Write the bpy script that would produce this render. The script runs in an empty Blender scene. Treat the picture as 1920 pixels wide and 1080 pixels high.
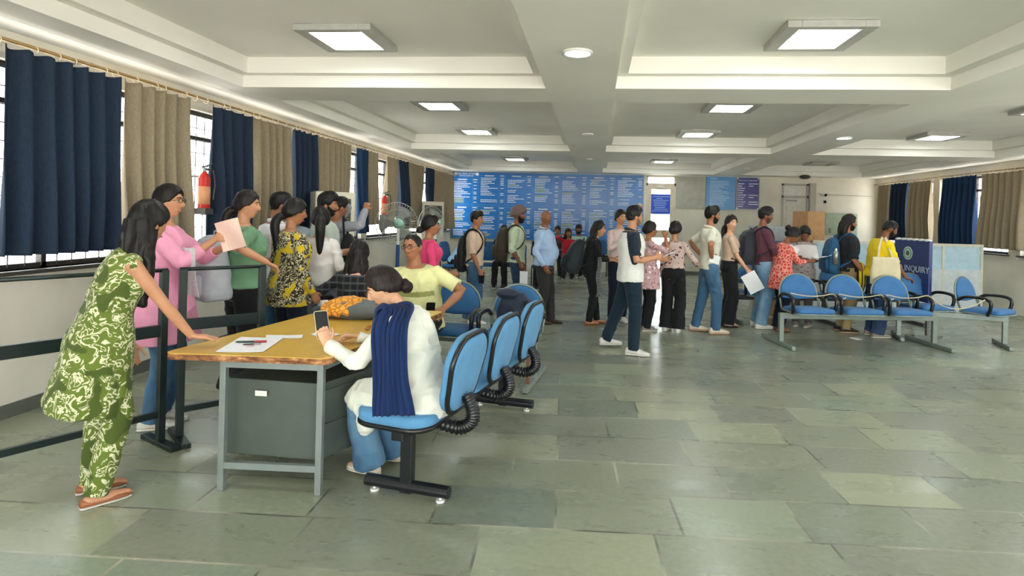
import bpy, math, random
import numpy as np
from mathutils import Vector, Matrix, noise as mnoise
random.seed(7); rng = np.random.default_rng(7)
SC = bpy.context.scene
COL = SC.collection
R = math.radians

# ---------------------------------------------------------------- camera
F_PX, CX, CY, CAM_H = 1100.0, 1006.0, 403.0, 1.55
YAW, ROLL = math.atan(110.5 / F_PX), 0.026
cam_d = bpy.data.cameras.new('camera'); cam = bpy.data.objects.new('camera', cam_d); COL.objects.link(cam)
_f = Vector((-math.sin(YAW), math.cos(YAW), 0)); _r = Vector((math.cos(YAW), math.sin(YAW), 0)); _u = Vector((0, 0, 1))
_cr = _r * math.cos(ROLL) + _u * math.sin(ROLL); _cu = -_r * math.sin(ROLL) + _u * math.cos(ROLL)
cam.matrix_world = Matrix(((_cr.x, _cu.x, -_f.x, 0), (_cr.y, _cu.y, -_f.y, 0), (_cr.z, _cu.z, -_f.z, CAM_H), (0, 0, 0, 1)))
cam_d.sensor_fit = 'HORIZONTAL'; cam_d.sensor_width = 36; cam_d.lens = F_PX / 1920 * 36
cam_d.shift_x = (960 - CX) / 1920; cam_d.shift_y = (CY - 540) / 1920
cam_d.clip_start = 0.05; cam_d.clip_end = 200
SC.camera = cam

# ---------------------------------------------------------------- world, sun, exposure
W = bpy.data.worlds.new('sky'); SC.world = W; W.use_nodes = True
_n = W.node_tree.nodes; _bg = _n['Background']
_bg.inputs[1].default_value = 4.2   # bright hazy sky above, warm sunlit ground below the horizon
_tc = _n.new('ShaderNodeTexCoord'); _sx = _n.new('ShaderNodeSeparateXYZ'); _rp = _n.new('ShaderNodeValToRGB')
W.node_tree.links.new(_tc.outputs['Generated'], _sx.inputs[0]); W.node_tree.links.new(_sx.outputs['Z'], _rp.inputs[0]); W.node_tree.links.new(_rp.outputs[0], _bg.inputs[0])
_e = _rp.color_ramp.elements; _e[0].position = 0.0; _e[0].color = (.76, .73, .665, 1); _e[1].position = .06; _e[1].color = (.60, .645, .645, 1)
VS = SC.view_settings
VS.view_transform = 'Standard'; VS.look = 'None'; VS.gamma = 1; VS.use_curve_mapping = False; VS.exposure = 1.5
LAMP_W = 8.0

# ---------------------------------------------------------------- pixel helpers (a pixel of the 1920x1080 frame -> a point in the room)
def _ray(px, py): return _f + _cr * ((px - CX) / F_PX) - _cu * ((py - CY) / F_PX)
def PZ(px, py, z=0.0):
    r = _ray(px, py); t = (z - CAM_H) / r.z; return Vector((r.x * t, r.y * t, z))
def PY(px, py, y):
    r = _ray(px, py); t = y / r.y; return Vector((r.x * t, y, CAM_H + r.z * t))
def PX(px, py, x):
    r = _ray(px, py); t = x / r.x; return Vector((x, r.y * t, CAM_H + r.z * t))

# ---------------------------------------------------------------- materials
MATS = {}
def lin(c):
    return tuple((v / 255 / 12.92 if v / 255 <= .04045 else ((v / 255 + .055) / 1.055) ** 2.4) for v in c)
class NT:
    def __init__(s, name):
        s.m = bpy.data.materials.new(name); s.m.use_nodes = True; s.t = s.m.node_tree; s.b = s.t.nodes['Principled BSDF']
    def n(s, typ, **kw):
        nd = s.t.nodes.new('ShaderNode' + typ)
        for k, v in kw.items():
            if k.startswith('i_'):
                key = k[2:]
                key = int(key) if key.isdigit() else key.replace('_', ' ')
                nd.inputs[key].default_value = v
            else: setattr(nd, k, v)
        return nd
    def l(s, a, b): s.t.links.new(a, b)
    def coord(s, scale=(1, 1, 1), rot=(0, 0, 0), loc=(0, 0, 0), kind='Object'):
        tc = s.n('TexCoord'); mp = s.n('Mapping'); s.l(tc.outputs[kind], mp.inputs[0])
        mp.inputs['Scale'].default_value = scale; mp.inputs['Rotation'].default_value = rot; mp.inputs['Location'].default_value = loc
        return mp.outputs[0]
    def ramp(s, fac, stops, interp='LINEAR'):
        r = s.n('ValToRGB'); r.color_ramp.interpolation = interp; e = r.color_ramp.elements
        while len(e) < len(stops): e.new(0.5)
        for i, (p, c) in enumerate(stops): e[i].position = p; e[i].color = (*c[:3], 1)
        s.l(fac, r.inputs[0]); return r.outputs[0]
    def mix(s, fac, a, b, mode='MIX'):
        m = s.n('Mix', data_type='RGBA', blend_type=mode)
        for v, i in ((fac, 0), (a, 6), (b, 7)):
            if isinstance(v, (int, float)): m.inputs[i].default_value = v
            elif isinstance(v, tuple): m.inputs[i].default_value = (*v[:3], 1)
            else: s.l(v, m.inputs[i])
        return m.outputs[2]
    def bump(s, h, strength=.3, dist=.01):
        b = s.n('Bump'); b.inputs['Strength'].default_value = strength; b.inputs['Distance'].default_value = dist
        s.l(h, b.inputs['Height']); s.l(b.outputs[0], s.b.inputs['Normal'])
    def col(s, c):
        if isinstance(c, tuple): s.b.inputs['Base Color'].default_value = (*c[:3], 1)
        else: s.l(c, s.b.inputs['Base Color'])
    def set(s, rough=None, metal=None, spec=None):
        if rough is not None: s.b.inputs['Roughness'].default_value = rough
        if metal is not None: s.b.inputs['Metallic'].default_value = metal
        if spec is not None: s.b.inputs['Specular IOR Level'].default_value = spec

def plain(name, rgb, rough=.5, metal=0., var=.08, scale=12, bump=0., spec=.5, alpha=1.):
    """an everyday surface: one colour with slight mottling"""
    key = (name, rgb, rough, metal)
    if key in MATS: return MATS[key]
    t = NT(name); c = lin(rgb)
    nz = t.n('TexNoise', i_Scale=scale, i_Detail=3.0); t.l(t.coord(), nz.inputs['Vector'])
    t.col(t.ramp(nz.outputs[0], [(.3, tuple(v * (1 - var) for v in c)), (.7, tuple(min(1, v * (1 + var)) for v in c))]))
    t.set(rough, metal, spec)
    if bump: t.bump(nz.outputs[0], bump, .004)
    MATS[key] = t.m; return t.m

def cloth(name, rgb, pat=None, rgb2=(255, 255, 255), rgb3=None, rough=.85, scale=1.0, spec=.25):
    key = ('cloth', name, rgb, pat, rgb2, scale)
    if key in MATS: return MATS[key]
    t = NT(name); c, c2 = lin(rgb), lin(rgb2)
    vec = t.coord()
    nz = t.n('TexNoise', i_Scale=9.0, i_Detail=4.0); t.l(vec, nz.inputs['Vector'])
    base = t.ramp(nz.outputs[0], [(.25, tuple(v * .86 for v in c)), (.75, tuple(min(1, v * 1.08) for v in c))])
    if pat == 'floral':
        wv = t.n('TexNoise', i_Scale=14.0 * scale, i_Detail=2.0); t.l(vec, wv.inputs['Vector'])
        mixv = t.n('Mix', data_type='VECTOR'); mixv.inputs[0].default_value = .12; t.l(vec, mixv.inputs[4]); t.l(wv.outputs['Color'], mixv.inputs[5])
        v1 = t.n('TexVoronoi', i_Scale=22.0 * scale); t.l(mixv.outputs[1], v1.inputs['Vector'])
        f1 = t.ramp(v1.outputs['Distance'], [(.30, (1, 1, 1)), (.36, (0, 0, 0))])
        base = t.mix(f1, base, (*c2, 1))
        if rgb3:
            v2 = t.n('TexVoronoi', i_Scale=13.0 * scale, feature='F1'); t.l(t.coord(loc=(3.1, 1.7, .4)), v2.inputs['Vector'])
            f2 = t.ramp(v2.outputs['Distance'], [(.26, (1, 1, 1)), (.31, (0, 0, 0))])
            base = t.mix(f2, base, (*lin(rgb3), 1))
    elif pat == 'leaves':
        n2 = t.n('TexNoise', i_Scale=16.0 * scale, i_Detail=1.0, i_Distortion=2.5); t.l(vec, n2.inputs['Vector'])
        f1 = t.ramp(n2.outputs[0], [(.50, (0, 0, 0)), (.53, (1, 1, 1)), (.60, (1, 1, 1)), (.63, (0, 0, 0))])
        base = t.mix(f1, base, (*c2, 1))
        n3 = t.n('TexNoise', i_Scale=9.0 * scale, i_Detail=.5, i_Distortion=.6); t.l(t.coord(loc=(5, 2, 1)), n3.inputs['Vector'])
        f2 = t.ramp(n3.outputs[0], [(.57, (0, 0, 0)), (.60, (1, 1, 1))])
        base = t.mix(f2, base, (*lin(rgb3 or rgb2), 1))
    elif pat == 'lattice':
        v1 = t.n('TexVoronoi', i_Scale=22.0 * scale, feature='DISTANCE_TO_EDGE'); t.l(vec, v1.inputs['Vector'])
        f1 = t.ramp(v1.outputs['Distance'], [(.06, (1, 1, 1)), (.12, (0, 0, 0))])
        base = t.mix(f1, base, (*c2, 1))
    elif pat == 'plaid':
        w1 = t.n('TexWave', i_Scale=5.0 * scale, wave_type='BANDS', bands_direction='Z'); t.l(vec, w1.inputs[0])
        w2 = t.n('TexWave', i_Scale=5.0 * scale, wave_type='BANDS', bands_direction='X'); t.l(vec, w2.inputs[0])
        a = t.ramp(w1.outputs['Fac'], [(.80, (0, 0, 0)), (.86, (.8, .8, .8))]); b = t.ramp(w2.outputs['Fac'], [(.80, (0, 0, 0)), (.86, (.8, .8, .8))])
        base = t.mix(t.mix(.5, a, b, 'ADD'), base, (*c2, 1))
    elif pat == 'stripes':
        w1 = t.n('TexWave', i_Scale=18.0 * scale, wave_type='BANDS', bands_direction='X'); t.l(vec, w1.inputs[0])
        base = t.mix(t.ramp(w1.outputs['Fac'], [(.6, (0, 0, 0)), (.75, (1, 1, 1))]), base, (*c2, 1))
    elif pat == 'denim':
        n2 = t.n('TexNoise', i_Scale=5.0, i_Detail=3.0); t.l(t.coord(scale=(1, 1, .5)), n2.inputs['Vector'])
        base = t.mix(t.ramp(n2.outputs[0], [(.45, (0, 0, 0)), (.72, (1, 1, 1))]), base, (*c2, 1))
    t.col(base); t.set(rough, 0, spec)
    t.b.inputs['Sheen Weight'].default_value = .08
    w = t.n('TexNoise', i_Scale=260.0, i_Detail=1.0); t.l(vec, w.inputs['Vector']); t.bump(w.outputs[0], .15, .001)
    MATS[key] = t.m; return t.m

def skin_mat(rgb):
    key = ('skin', rgb)
    if key in MATS: return MATS[key]
    t = NT('skin'); c = lin(rgb)
    nz = t.n('TexNoise', i_Scale=22.0, i_Detail=3.0); t.l(t.coord(), nz.inputs['Vector'])
    t.col(t.ramp(nz.outputs[0], [(.3, (c[0] * .93, c[1] * .88, c[2] * .86)), (.7, (c[0] * 1.03, c[1] * 1.03, c[2] * 1.02))]))
    t.set(.48, 0, .4); MATS[key] = t.m; return t.m
def hair_mat(rgb=(22, 18, 17), rough=.5):
    key = ('hair', rgb)
    if key in MATS: return MATS[key]
    t = NT('hair'); c = lin(rgb)
    w = t.n('TexNoise', i_Scale=60.0, i_Detail=4.0); t.l(t.coord(scale=(1, 1, .12)), w.inputs['Vector'])
    t.col(t.ramp(w.outputs[0], [(.35, tuple(v * .6 for v in c)), (.7, tuple(v * 1.7 for v in c))]))
    t.set(rough, 0, .28); t.bump(w.outputs[0], .6, .006); MATS[key] = t.m; return t.m

# ---------------------------------------------------------------- mesh builder
def v3(p): return np.array(p, float)
def unit(a):
    a = np.asarray(a, float); n = np.linalg.norm(a); return a / n if n > 1e-9 else np.array([0, 0, 1.])
def rotm(rx=0, ry=0, rz=0):
    m = Matrix.Rotation(R(rz), 3, 'Z') @ Matrix.Rotation(R(ry), 3, 'Y') @ Matrix.Rotation(R(rx), 3, 'X'); return np.array(m)
def catmull(P, n=6):
    P = np.array(P, float)
    if len(P) < 3: return P
    Q = np.vstack([2 * P[0] - P[1], P, 2 * P[-1] - P[-2]]); out = []
    for i in range(1, len(Q) - 2):
        for k in range(n):
            t = k / n; a, b, c, d = Q[i - 1], Q[i], Q[i + 1], Q[i + 2]
            out.append(.5 * ((2 * b) + (-a + c) * t + (2 * a - 5 * b + 4 * c - d) * t * t + (-a + 3 * b - 3 * c + d) * t ** 3))
    out.append(P[-1]); return np.array(out)
class MB:
    def __init__(s): s.V = []; s.Fc = []; s.mi = []; s.n = 0; s.m = 0
    def add(s, V, F):
        V = np.asarray(V, float); s.V.append(V); s.Fc += [tuple(i + s.n for i in f) for f in F]; s.mi += [s.m] * len(F); s.n += len(V); return s
    def slot(s, i): s.m = i; return s
    def box(s, c, sz, rot=(0, 0, 0)):
        h = np.array(sz) / 2; V = np.array([(x, y, z) for x in (-1, 1) for y in (-1, 1) for z in (-1, 1)], float) * h
        V = V @ rotm(*rot).T + v3(c)
        return s.add(V, [(0, 1, 3, 2), (4, 6, 7, 5), (0, 4, 5, 1), (2, 3, 7, 6), (0, 2, 6, 4), (1, 5, 7, 3)])
    def box2(s, a, b): a, b = v3(a), v3(b); return s.box((a + b) / 2, np.abs(b - a))
    def rings(s, rs, closed=False, caps=True):
        n = len(rs[0]); V = np.vstack(rs); F = []; m = len(rs)
        for i in range(m if closed else m - 1):
            for j in range(n):
                a, b = i * n + j, i * n + (j + 1) % n; c, d = ((i + 1) % m) * n + (j + 1) % n, ((i + 1) % m) * n + j
                F.append((a, b, c, d))
        if caps and not closed: F.append(tuple(range(n - 1, -1, -1))); F.append(tuple((m - 1) * n + j for j in range(n)))
        return s.add(V, F)
    def tube(s, P, r, n=10, closed=False, flat=1.0, up=None, caps=True, dome=False):
        P = np.array(P, float); m = len(P); r = np.full(m, r, float) if np.isscalar(r) else np.array(r, float)
        if closed: T = np.roll(P, -1, 0) - np.roll(P, 1, 0)
        else: T = np.gradient(P, axis=0)
        T = np.array([unit(t) for t in T])
        u = v3(up) if up is not None else (v3((0, 0, 1)) if abs(T[0][2]) < .9 else v3((1, 0, 0)))
        rs = []; a = np.linspace(0, 2 * math.pi, n, endpoint=False)
        if dome and not closed:
            ks = [(.0, 0.30), (.55, .72)]
            P0 = [P[0] - T[0] * r[0] * (1 - k) * .95 for k, _ in ks]; P1 = [P[-1] + T[-1] * r[-1] * (1 - k) * .95 for k, _ in ks[::-1]]
            P = np.vstack([P0, P, P1]); T = np.vstack([[T[0]] * 2, T, [T[-1]] * 2])
            r = np.concatenate([[r[0] * q for _, q in ks], r, [r[-1] * q for _, q in ks[::-1]]])
        for p, t, rr in zip(P, T, r):
            if up is None: u = u - t * np.dot(u, t); u = unit(u)
            else: u = unit(v3(up) - t * np.dot(v3(up), t))
            w = np.cross(t, u)
            rs.append(p + rr * (np.outer(np.cos(a), w) + flat * np.outer(np.sin(a), u)))
        return s.rings(rs, closed, caps)
    def ell(s, c, r, n=16, m=10, rot=None):
        th = np.linspace(0, math.pi, m + 1)[1:-1]; a = np.linspace(0, 2 * math.pi, n, endpoint=False); r = v3(r) if not np.isscalar(r) else v3((r, r, r))
        V = [(0, 0, 1.)] + [(math.sin(t) * math.cos(b), math.sin(t) * math.sin(b), math.cos(t)) for t in th for b in a] + [(0, 0, -1.)]
        V = np.array(V) * r
        if rot is not None: V = V @ np.asarray(rot).T
        F = [(0, 1 + j, 1 + (j + 1) % n) for j in range(n)]
        for i in range(m - 2):
            for j in range(n): F.append((1 + i * n + j, 1 + (i + 1) * n + j, 1 + (i + 1) * n + (j + 1) % n, 1 + i * n + (j + 1) % n))
        L = len(V) - 1
        F += [(L, 1 + (m - 2) * n + (j + 1) % n, 1 + (m - 2) * n + j) for j in range(n)]
        return s.add(V + v3(c), F)
    def cyl(s, a, b, r, n=16): return s.tube([a, b], r, n)
    def prism(s, poly, z0, z1, M=None):
        n = len(poly); V = np.array([(x, y, z0) for x, y in poly] + [(x, y, z1) for x, y in poly], float)
        if M is not None: V = V @ np.asarray(M[0]).T + v3(M[1])
        return s.add(V, [tuple(range(n - 1, -1, -1)), tuple(range(n, 2 * n))] + [(i, (i + 1) % n, n + (i + 1) % n, n + i) for i in range(n)])
    def grid(s, G):
        G = np.asarray(G, float); a, b = G.shape[:2]
        return s.add(G.reshape(-1, 3), [(i * b + j, (i + 1) * b + j, (i + 1) * b + j + 1, i * b + j + 1) for i in range(a - 1) for j in range(b - 1)])
    def slab(s, G, th):
        """a closed sheet of thickness th from a grid of points"""
        G = np.asarray(G, float); du = np.gradient(G, axis=0); dv = np.gradient(G, axis=1); N = np.cross(du, dv); N /= np.linalg.norm(N, axis=2, keepdims=True) + 1e-9
        a, b = G.shape[:2]; T, Bt = G + N * th / 2, G - N * th / 2; V = np.vstack([T.reshape(-1, 3), Bt.reshape(-1, 3)]); o = a * b; F = []
        for i in range(a - 1):
            for j in range(b - 1):
                q = (i * b + j, (i + 1) * b + j, (i + 1) * b + j + 1, i * b + j + 1); F.append(q); F.append(tuple(o + k for k in q[::-1]))
        rim = [j for j in range(b)] + [i * b + b - 1 for i in range(1, a)] + [(a - 1) * b + j for j in range(b - 2, -1, -1)] + [i * b for i in range(a - 2, 0, -1)]
        for k in range(len(rim)): p, q = rim[k], rim[(k + 1) % len(rim)]; F.append((p, q, o + q, o + p))
        return s.add(V, F)
    def xf(s, M3, t=(0, 0, 0)):
        s.V = [np.vstack(s.V) @ np.asarray(M3).T + v3(t)]; return s
    def build(s, name, mat, parent=None, smooth=False, bevel=0, bseg=2):
        me = bpy.data.meshes.new(name); me.from_pydata(np.vstack(s.V).tolist(), [], s.Fc)
        for m in (mat if isinstance(mat, (list, tuple)) else [mat]): me.materials.append(m)
        if any(s.mi): me.polygons.foreach_set('material_index', s.mi)
        me.update()
        if smooth: me.polygons.foreach_set('use_smooth', [True] * len(me.polygons))
        o = bpy.data.objects.new(name, me); COL.objects.link(o)
        if parent: o.parent = parent
        if bevel:
            md = o.modifiers.new('bevel', 'BEVEL'); md.width = bevel; md.segments = bseg; md.limit_method = 'ANGLE'; md.angle_limit = R(40)
            if not smooth: me.polygons.foreach_set('use_smooth', [False] * len(me.polygons))
        return o

def tag(o, label=None, cat=None, group=None, kind=None):
    if label: o['label'] = label
    if cat: o['category'] = cat
    if group: o['group'] = group
    if kind: o['kind'] = kind
    return o
def thing(name, label, cat, loc=(0, 0, 0), rz=0, group=None):
    o = bpy.data.objects.new(name, None); COL.objects.link(o); o.location = loc; o.rotation_euler = (0, 0, R(rz)); o.empty_display_size = .1
    return tag(o, label, cat, group)
def struct(name, mb, mat, parent=None, **kw):
    o = mb.build(name, mat, parent, **kw)
    if not parent: o['kind'] = 'structure'
    return o
def sroot(name, loc=(0, 0, 0)):
    o = bpy.data.objects.new(name, None); COL.objects.link(o); o.location = loc; o['kind'] = 'structure'; return o
KIDS = {}
def dup(root, loc, rz, label, group=None):
    """a copy of a thing, its parts and their sub-parts"""
    r = root.copy(); COL.objects.link(r); r.location = loc; r.rotation_euler = (0, 0, R(rz))
    r['label'] = label
    if group: r['group'] = group
    for ch in list(root.children):
        c = ch.copy(); COL.objects.link(c); c.parent = r
        for g in list(ch.children):
            d = g.copy(); COL.objects.link(d); d.parent = c
    return r
def text(name, body, size, mat, M, parent=None, ext=.002, align='CENTER'):
    cu = bpy.data.curves.new(name, 'FONT'); cu.body = body; cu.size = size; cu.extrude = ext; cu.align_x = align; cu.align_y = 'CENTER'
    to = bpy.data.objects.new(name, cu); COL.objects.link(to)
    dg = bpy.context.evaluated_depsgraph_get(); me = bpy.data.meshes.new_from_object(to.evaluated_get(dg)); bpy.data.objects.remove(to)
    me.name = name; me.materials.clear(); me.materials.append(mat); me.transform(M)
    o = bpy.data.objects.new(name, me); COL.objects.link(o)
    if parent: o.parent = parent
    return o
def upright(x, y, z, rz=0):   # text plane standing upright, readable from -Y when rz=0
    return Matrix.Translation((x, y, z)) @ Matrix.Rotation(R(rz), 4, 'Z') @ Matrix.Rotation(R(90), 4, 'X')
# fast value noise on arrays
_perm = rng.permutation(512)
_val = rng.random(512) * 2 - 1
def vnoise(P):
    P = np.asarray(P); I = np.floor(P).astype(int); f = P - I; f = f * f * (3 - 2 * f); out = 0
    for dx in (0, 1):
        for dy in (0, 1):
            for dz in (0, 1):
                h = _perm[(_perm[(_perm[(I[:, 0] + dx) & 511] + I[:, 1] + dy) & 511] + I[:, 2] + dz) & 511]
                w = (f[:, 0] if dx else 1 - f[:, 0]) * (f[:, 1] if dy else 1 - f[:, 1]) * (f[:, 2] if dz else 1 - f[:, 2])
                out = out + w * _val[h]
    return out
def blend(mb, name, mat, parent, vox=.008, smooth=4, fold=0., ffreq=(9, 9, 5), sculpt=None, seed=0., color=None):
    """fuse the closed pieces of mb into one continuous skin"""
    o = mb.build(name, mat)
    md = o.modifiers.new('r', 'REMESH'); md.mode = 'VOXEL'; md.voxel_size = vox
    sm = o.modifiers.new('s', 'SMOOTH'); sm.factor = .5; sm.iterations = smooth
    dg = bpy.context.evaluated_depsgraph_get(); me = bpy.data.meshes.new_from_object(o.evaluated_get(dg))
    old = o.data; bpy.data.objects.remove(o); bpy.data.meshes.remove(old)
    n = len(me.vertices); co = np.empty(n * 3, np.float32); me.vertices.foreach_get('co', co); co = co.reshape(-1, 3).astype(float)
    if fold:
        no = np.empty(n * 3, np.float32); me.vertices.foreach_get('normal', no); no = no.reshape(-1, 3)
        q = co * np.array(ffreq) + seed
        w = vnoise(q + .9 * np.stack([vnoise(co * 4 + 7), vnoise(co * 4 + 13), vnoise(co * 4 + 29)], 1))
        d = (1 - 2.2 * np.abs(w)) * fold + vnoise(co * 26 + seed) * fold * .35
        co = co + no * d[:, None]
    if sculpt is not None: co = sculpt(co)
    me.vertices.foreach_set('co', co.astype(np.float32).ravel())
    me.name = name; me.materials.clear()
    for m in (mat if isinstance(mat, (list, tuple)) else [mat]): me.materials.append(m)
    if color is not None:
        nf = len(me.polygons); ctr = np.empty(nf * 3, np.float32); me.polygons.foreach_get('center', ctr); me.polygons.foreach_set('material_index', color(ctr.reshape(-1, 3)).astype(np.int32))
    me.polygons.foreach_set('use_smooth', [True] * len(me.polygons)); me.update()
    o = bpy.data.objects.new(name, me); COL.objects.link(o)
    if parent: o.parent = parent
    return o
# ================================================================ ROOM
XL, XR, YB, YF, ZC, ZI = -4.15, 7.5, 16.6, -5.0, 2.75, 3.02
def floor_mat():
    t = NT('kota_stone_floor'); v = t.coord(rot=(0, 0, R(-3)))
    wob = t.n('TexNoise', i_Scale=1.3, i_Detail=2.0); t.l(v, wob.inputs['Vector'])
    mv = t.n('Mix', data_type='VECTOR'); mv.inputs[0].default_value = .012; t.l(v, mv.inputs[4]); t.l(wob.outputs['Color'], mv.inputs[5])
    br = t.n('TexBrick', offset=.43, squash=1.35, squash_frequency=3); br.inputs['Scale'].default_value = 1.0; t.l(mv.outputs[1], br.inputs['Vector'])
    br.inputs['Brick Width'].default_value = .62; br.inputs['Row Height'].default_value = .41; br.inputs['Mortar Size'].default_value = .008; br.inputs['Mortar Smooth'].default_value = .3; br.inputs['Bias'].default_value = 0
    br.inputs['Color1'].default_value = (0, 0, 0, 1); br.inputs['Color2'].default_value = (1, 1, 1, 1); br.inputs['Mortar'].default_value = (.5, .5, .5, 1)
    tile = t.ramp(br.outputs['Color'], [(0, lin((100, 110, 104))), (.3, lin((132, 138, 120))), (.5, lin((120, 124, 114))), (.75, lin((156, 160, 134))), (1, lin((122, 138, 124)))])
    n1 = t.n('TexNoise', i_Scale=2.2, i_Detail=6.0, i_Roughness=.6); t.l(t.coord(scale=(.6, 1.6, 1)), n1.inputs['Vector'])
    c = t.mix(.22, tile, t.ramp(n1.outputs[0], [(.3, lin((116, 124, 110))), (.55, lin((142, 146, 122))), (.75, lin((158, 158, 132)))]))
    n2 = t.n('TexNoise', i_Scale=30.0, i_Detail=5.0); t.l(v, n2.inputs['Vector'])
    c = t.mix(.14, c, t.ramp(n2.outputs[0], [(.3, (.10, .11, .08)), (.7, (.42, .43, .34))]))
    n3 = t.n('TexNoise', i_Scale=1.7, i_Detail=3.0); t.l(t.coord(loc=(4, 2, 0)), n3.inputs['Vector'])
    wm = t.n('Math', operation='MULTIPLY'); t.l(br.outputs['Fac'], wm.inputs[0]); t.l(t.ramp(n3.outputs[0], [(.50, (.22, .22, .22)), (.62, (.85, .85, .85))]), wm.inputs[1])
    c = t.mix(wm.outputs[0], c, lin((196, 194, 172)))
    dk = t.n('Math', operation='MULTIPLY'); t.l(br.outputs['Fac'], dk.inputs[0]); t.l(t.ramp(n3.outputs[0], [(.42, (.85, .85, .85)), (.52, (.25, .25, .25))]), dk.inputs[1])
    c = t.mix(dk.outputs[0], c, lin((70, 72, 64)))
    t.col(c); t.l(t.ramp(n1.outputs[0], [(.3, (.22,) * 3), (.7, (.36,) * 3)]), t.b.inputs['Roughness']); t.b.inputs['Specular IOR Level'].default_value = .55
    h = t.mix(.8, n2.outputs[0], br.outputs['Fac'], 'SUBTRACT'); t.bump(h, .06, .003)
    return t.m
struct('floor', MB().box2((XL, YF, -.1), (XR, YB, 0)), floor_mat())
wallm = NT('wall_paint'); _v = wallm.coord(); _a = wallm.n('TexNoise', i_Scale=1.2, i_Detail=5.0); wallm.l(_v, _a.inputs['Vector'])
wallm.col(wallm.ramp(_a.outputs[0], [(.3, lin((208, 203, 188))), (.6, lin((230, 225, 210))), (.8, lin((218, 212, 196)))])); wallm.set(.7); WALL = wallm.m
ceil = NT('ceiling_paint'); _a = ceil.n('TexNoise', i_Scale=.8, i_Detail=4.0); ceil.l(ceil.coord(), _a.inputs['Vector'])
ceil.col(ceil.ramp(_a.outputs[0], [(.3, lin((232, 230, 222))), (.7, lin((243, 241, 233)))])); ceil.set(.75); CEIL = ceil.m
# ceiling with stepped coffers
mb = MB()
CX_ = [(-3.53, -.5), (.155, 3.1), (3.8, 6.85)]; CY_ = [(-4.4, .12), (.8, 5.53), (6.2, 10.9), (11.62, 16.0)]
xs = [XL - .2, -3.53, -.5, .155, 3.1, 3.8, 6.85, XR + .2]
for i in range(0, 8, 2): mb.box2((xs[i], YF, ZC), (xs[i + 1], YB + .2, ZI))
ys = [YF, -4.4, .12, .8, 5.53, 6.2, 10.9, 11.62, 16.0, YB + .2]
for (x0, x1) in CX_:
    for j in range(0, 10, 2): mb.box2((x0, ys[j], ZC), (x1, ys[j + 1], ZI))
    for (y0, y1) in CY_:
        s_ = .11; z0 = ZC + .115
        mb.box2((x0, y0, z0), (x0 + s_, y1, ZI)); mb.box2((x1 - s_, y0, z0), (x1, y1, ZI))
        mb.box2((x0 + s_, y0, z0), (x1 - s_, y0 + s_, ZI)); mb.box2((x0 + s_, y1 - s_, z0), (x1 - s_, y1, ZI))
mb.box2((XL - .2, YF, ZI), (XR + .2, YB + .2, ZI + .12))
struct('ceiling', mb, CEIL)
# left wall: parapet, piers, head; windows between the piers
WIN = [(-4.4, -2.2), (-1.9, .3), (.6, 2.8), (3.05, 5.2), (5.4, 7.6), (7.8, 10.1), (10.35, 12.6), (12.85, 15.1), (15.3, 16.4)]
def side_wall(name, x0, x1, wins):
    mb = MB(); mb.box2((x0, YF, 0), (x1, YB, 1.05)); mb.box2((x0, YF, 2.55), (x1, YB, ZC + .02)); e = YF
    for a, b in wins: mb.box2((x0, e, 1.05), (x1, a, 2.55)); e = b
    mb.box2((x0, e, 1.05), (x1, YB, 2.55)); return struct(name, mb, WALL)
side_wall('wall_left', XL - .2, XL, WIN)
WINR = [(-3.5, -1), (0, 2.6), (3.2, 5.6), (6.0, 8.4), (8.7, 11.2), (11.5, 13.7), (13.95, 16.35)]
side_wall('wall_right', XR, XR + .2, WINR)
DARKFR = plain('dark_frame', (52, 50, 46), .5); GLASS = NT('window_glass')
_tr = GLASS.n('BsdfTransparent'); _gl = GLASS.n('BsdfGlossy', i_Roughness=.02); _mx = GLASS.n('MixShader', i_0=.06); GLASS.l(_tr.outputs[0], _mx.inputs[1]); GLASS.l(_gl.outputs[0], _mx.inputs[2])
GLASS.l(_mx.outputs[0], GLASS.t.nodes['Material Output'].inputs[0]); GLASS = GLASS.m
def window(k, a, b, x, sgn):
    r = sroot('window_%d' % k); xo = x + sgn * .1; mb = MB()
    for y in (a + .02, (a + b) / 2, b - .02): mb.box2((xo - .025, y - .02, 1.05), (xo + .025, y + .02, 2.55))
    for z in (1.07, 2.27, 2.53): mb.box2((xo - .025, a, z - .02), (xo + .025, b, z + .02))
    mb.build('window_frame', DARKFR, r)
    g = MB(); y = a + .12
    while y < b - .05: g.cyl((xo - sgn * .05, y, 1.07), (xo - sgn * .05, y, 2.53), .0045, 6); y += .13
    z = 1.2
    while z < 2.5: g.cyl((xo - sgn * .05, a, z), (xo - sgn * .05, b, z), .0045, 6); z += .13
    g.build('window_grille', DARKFR, r)
    MB().box2((xo + sgn * .03 - .003, a, 1.05), (xo + sgn * .03 + .003, b, 2.55)).build('window_pane', GLASS, r)
    MB().box2((x - sgn * .05, a - .03, 1.02), (x + sgn * .08, b + .03, 1.05)).build('window_sill', plain('sill_stone', (70, 68, 62), .4), r)
k = 1
for a, b in WIN: window(k, a, b, XL, -1); k += 1
for a, b in WINR: window(k, a, b, XR, 1); k += 1
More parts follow.
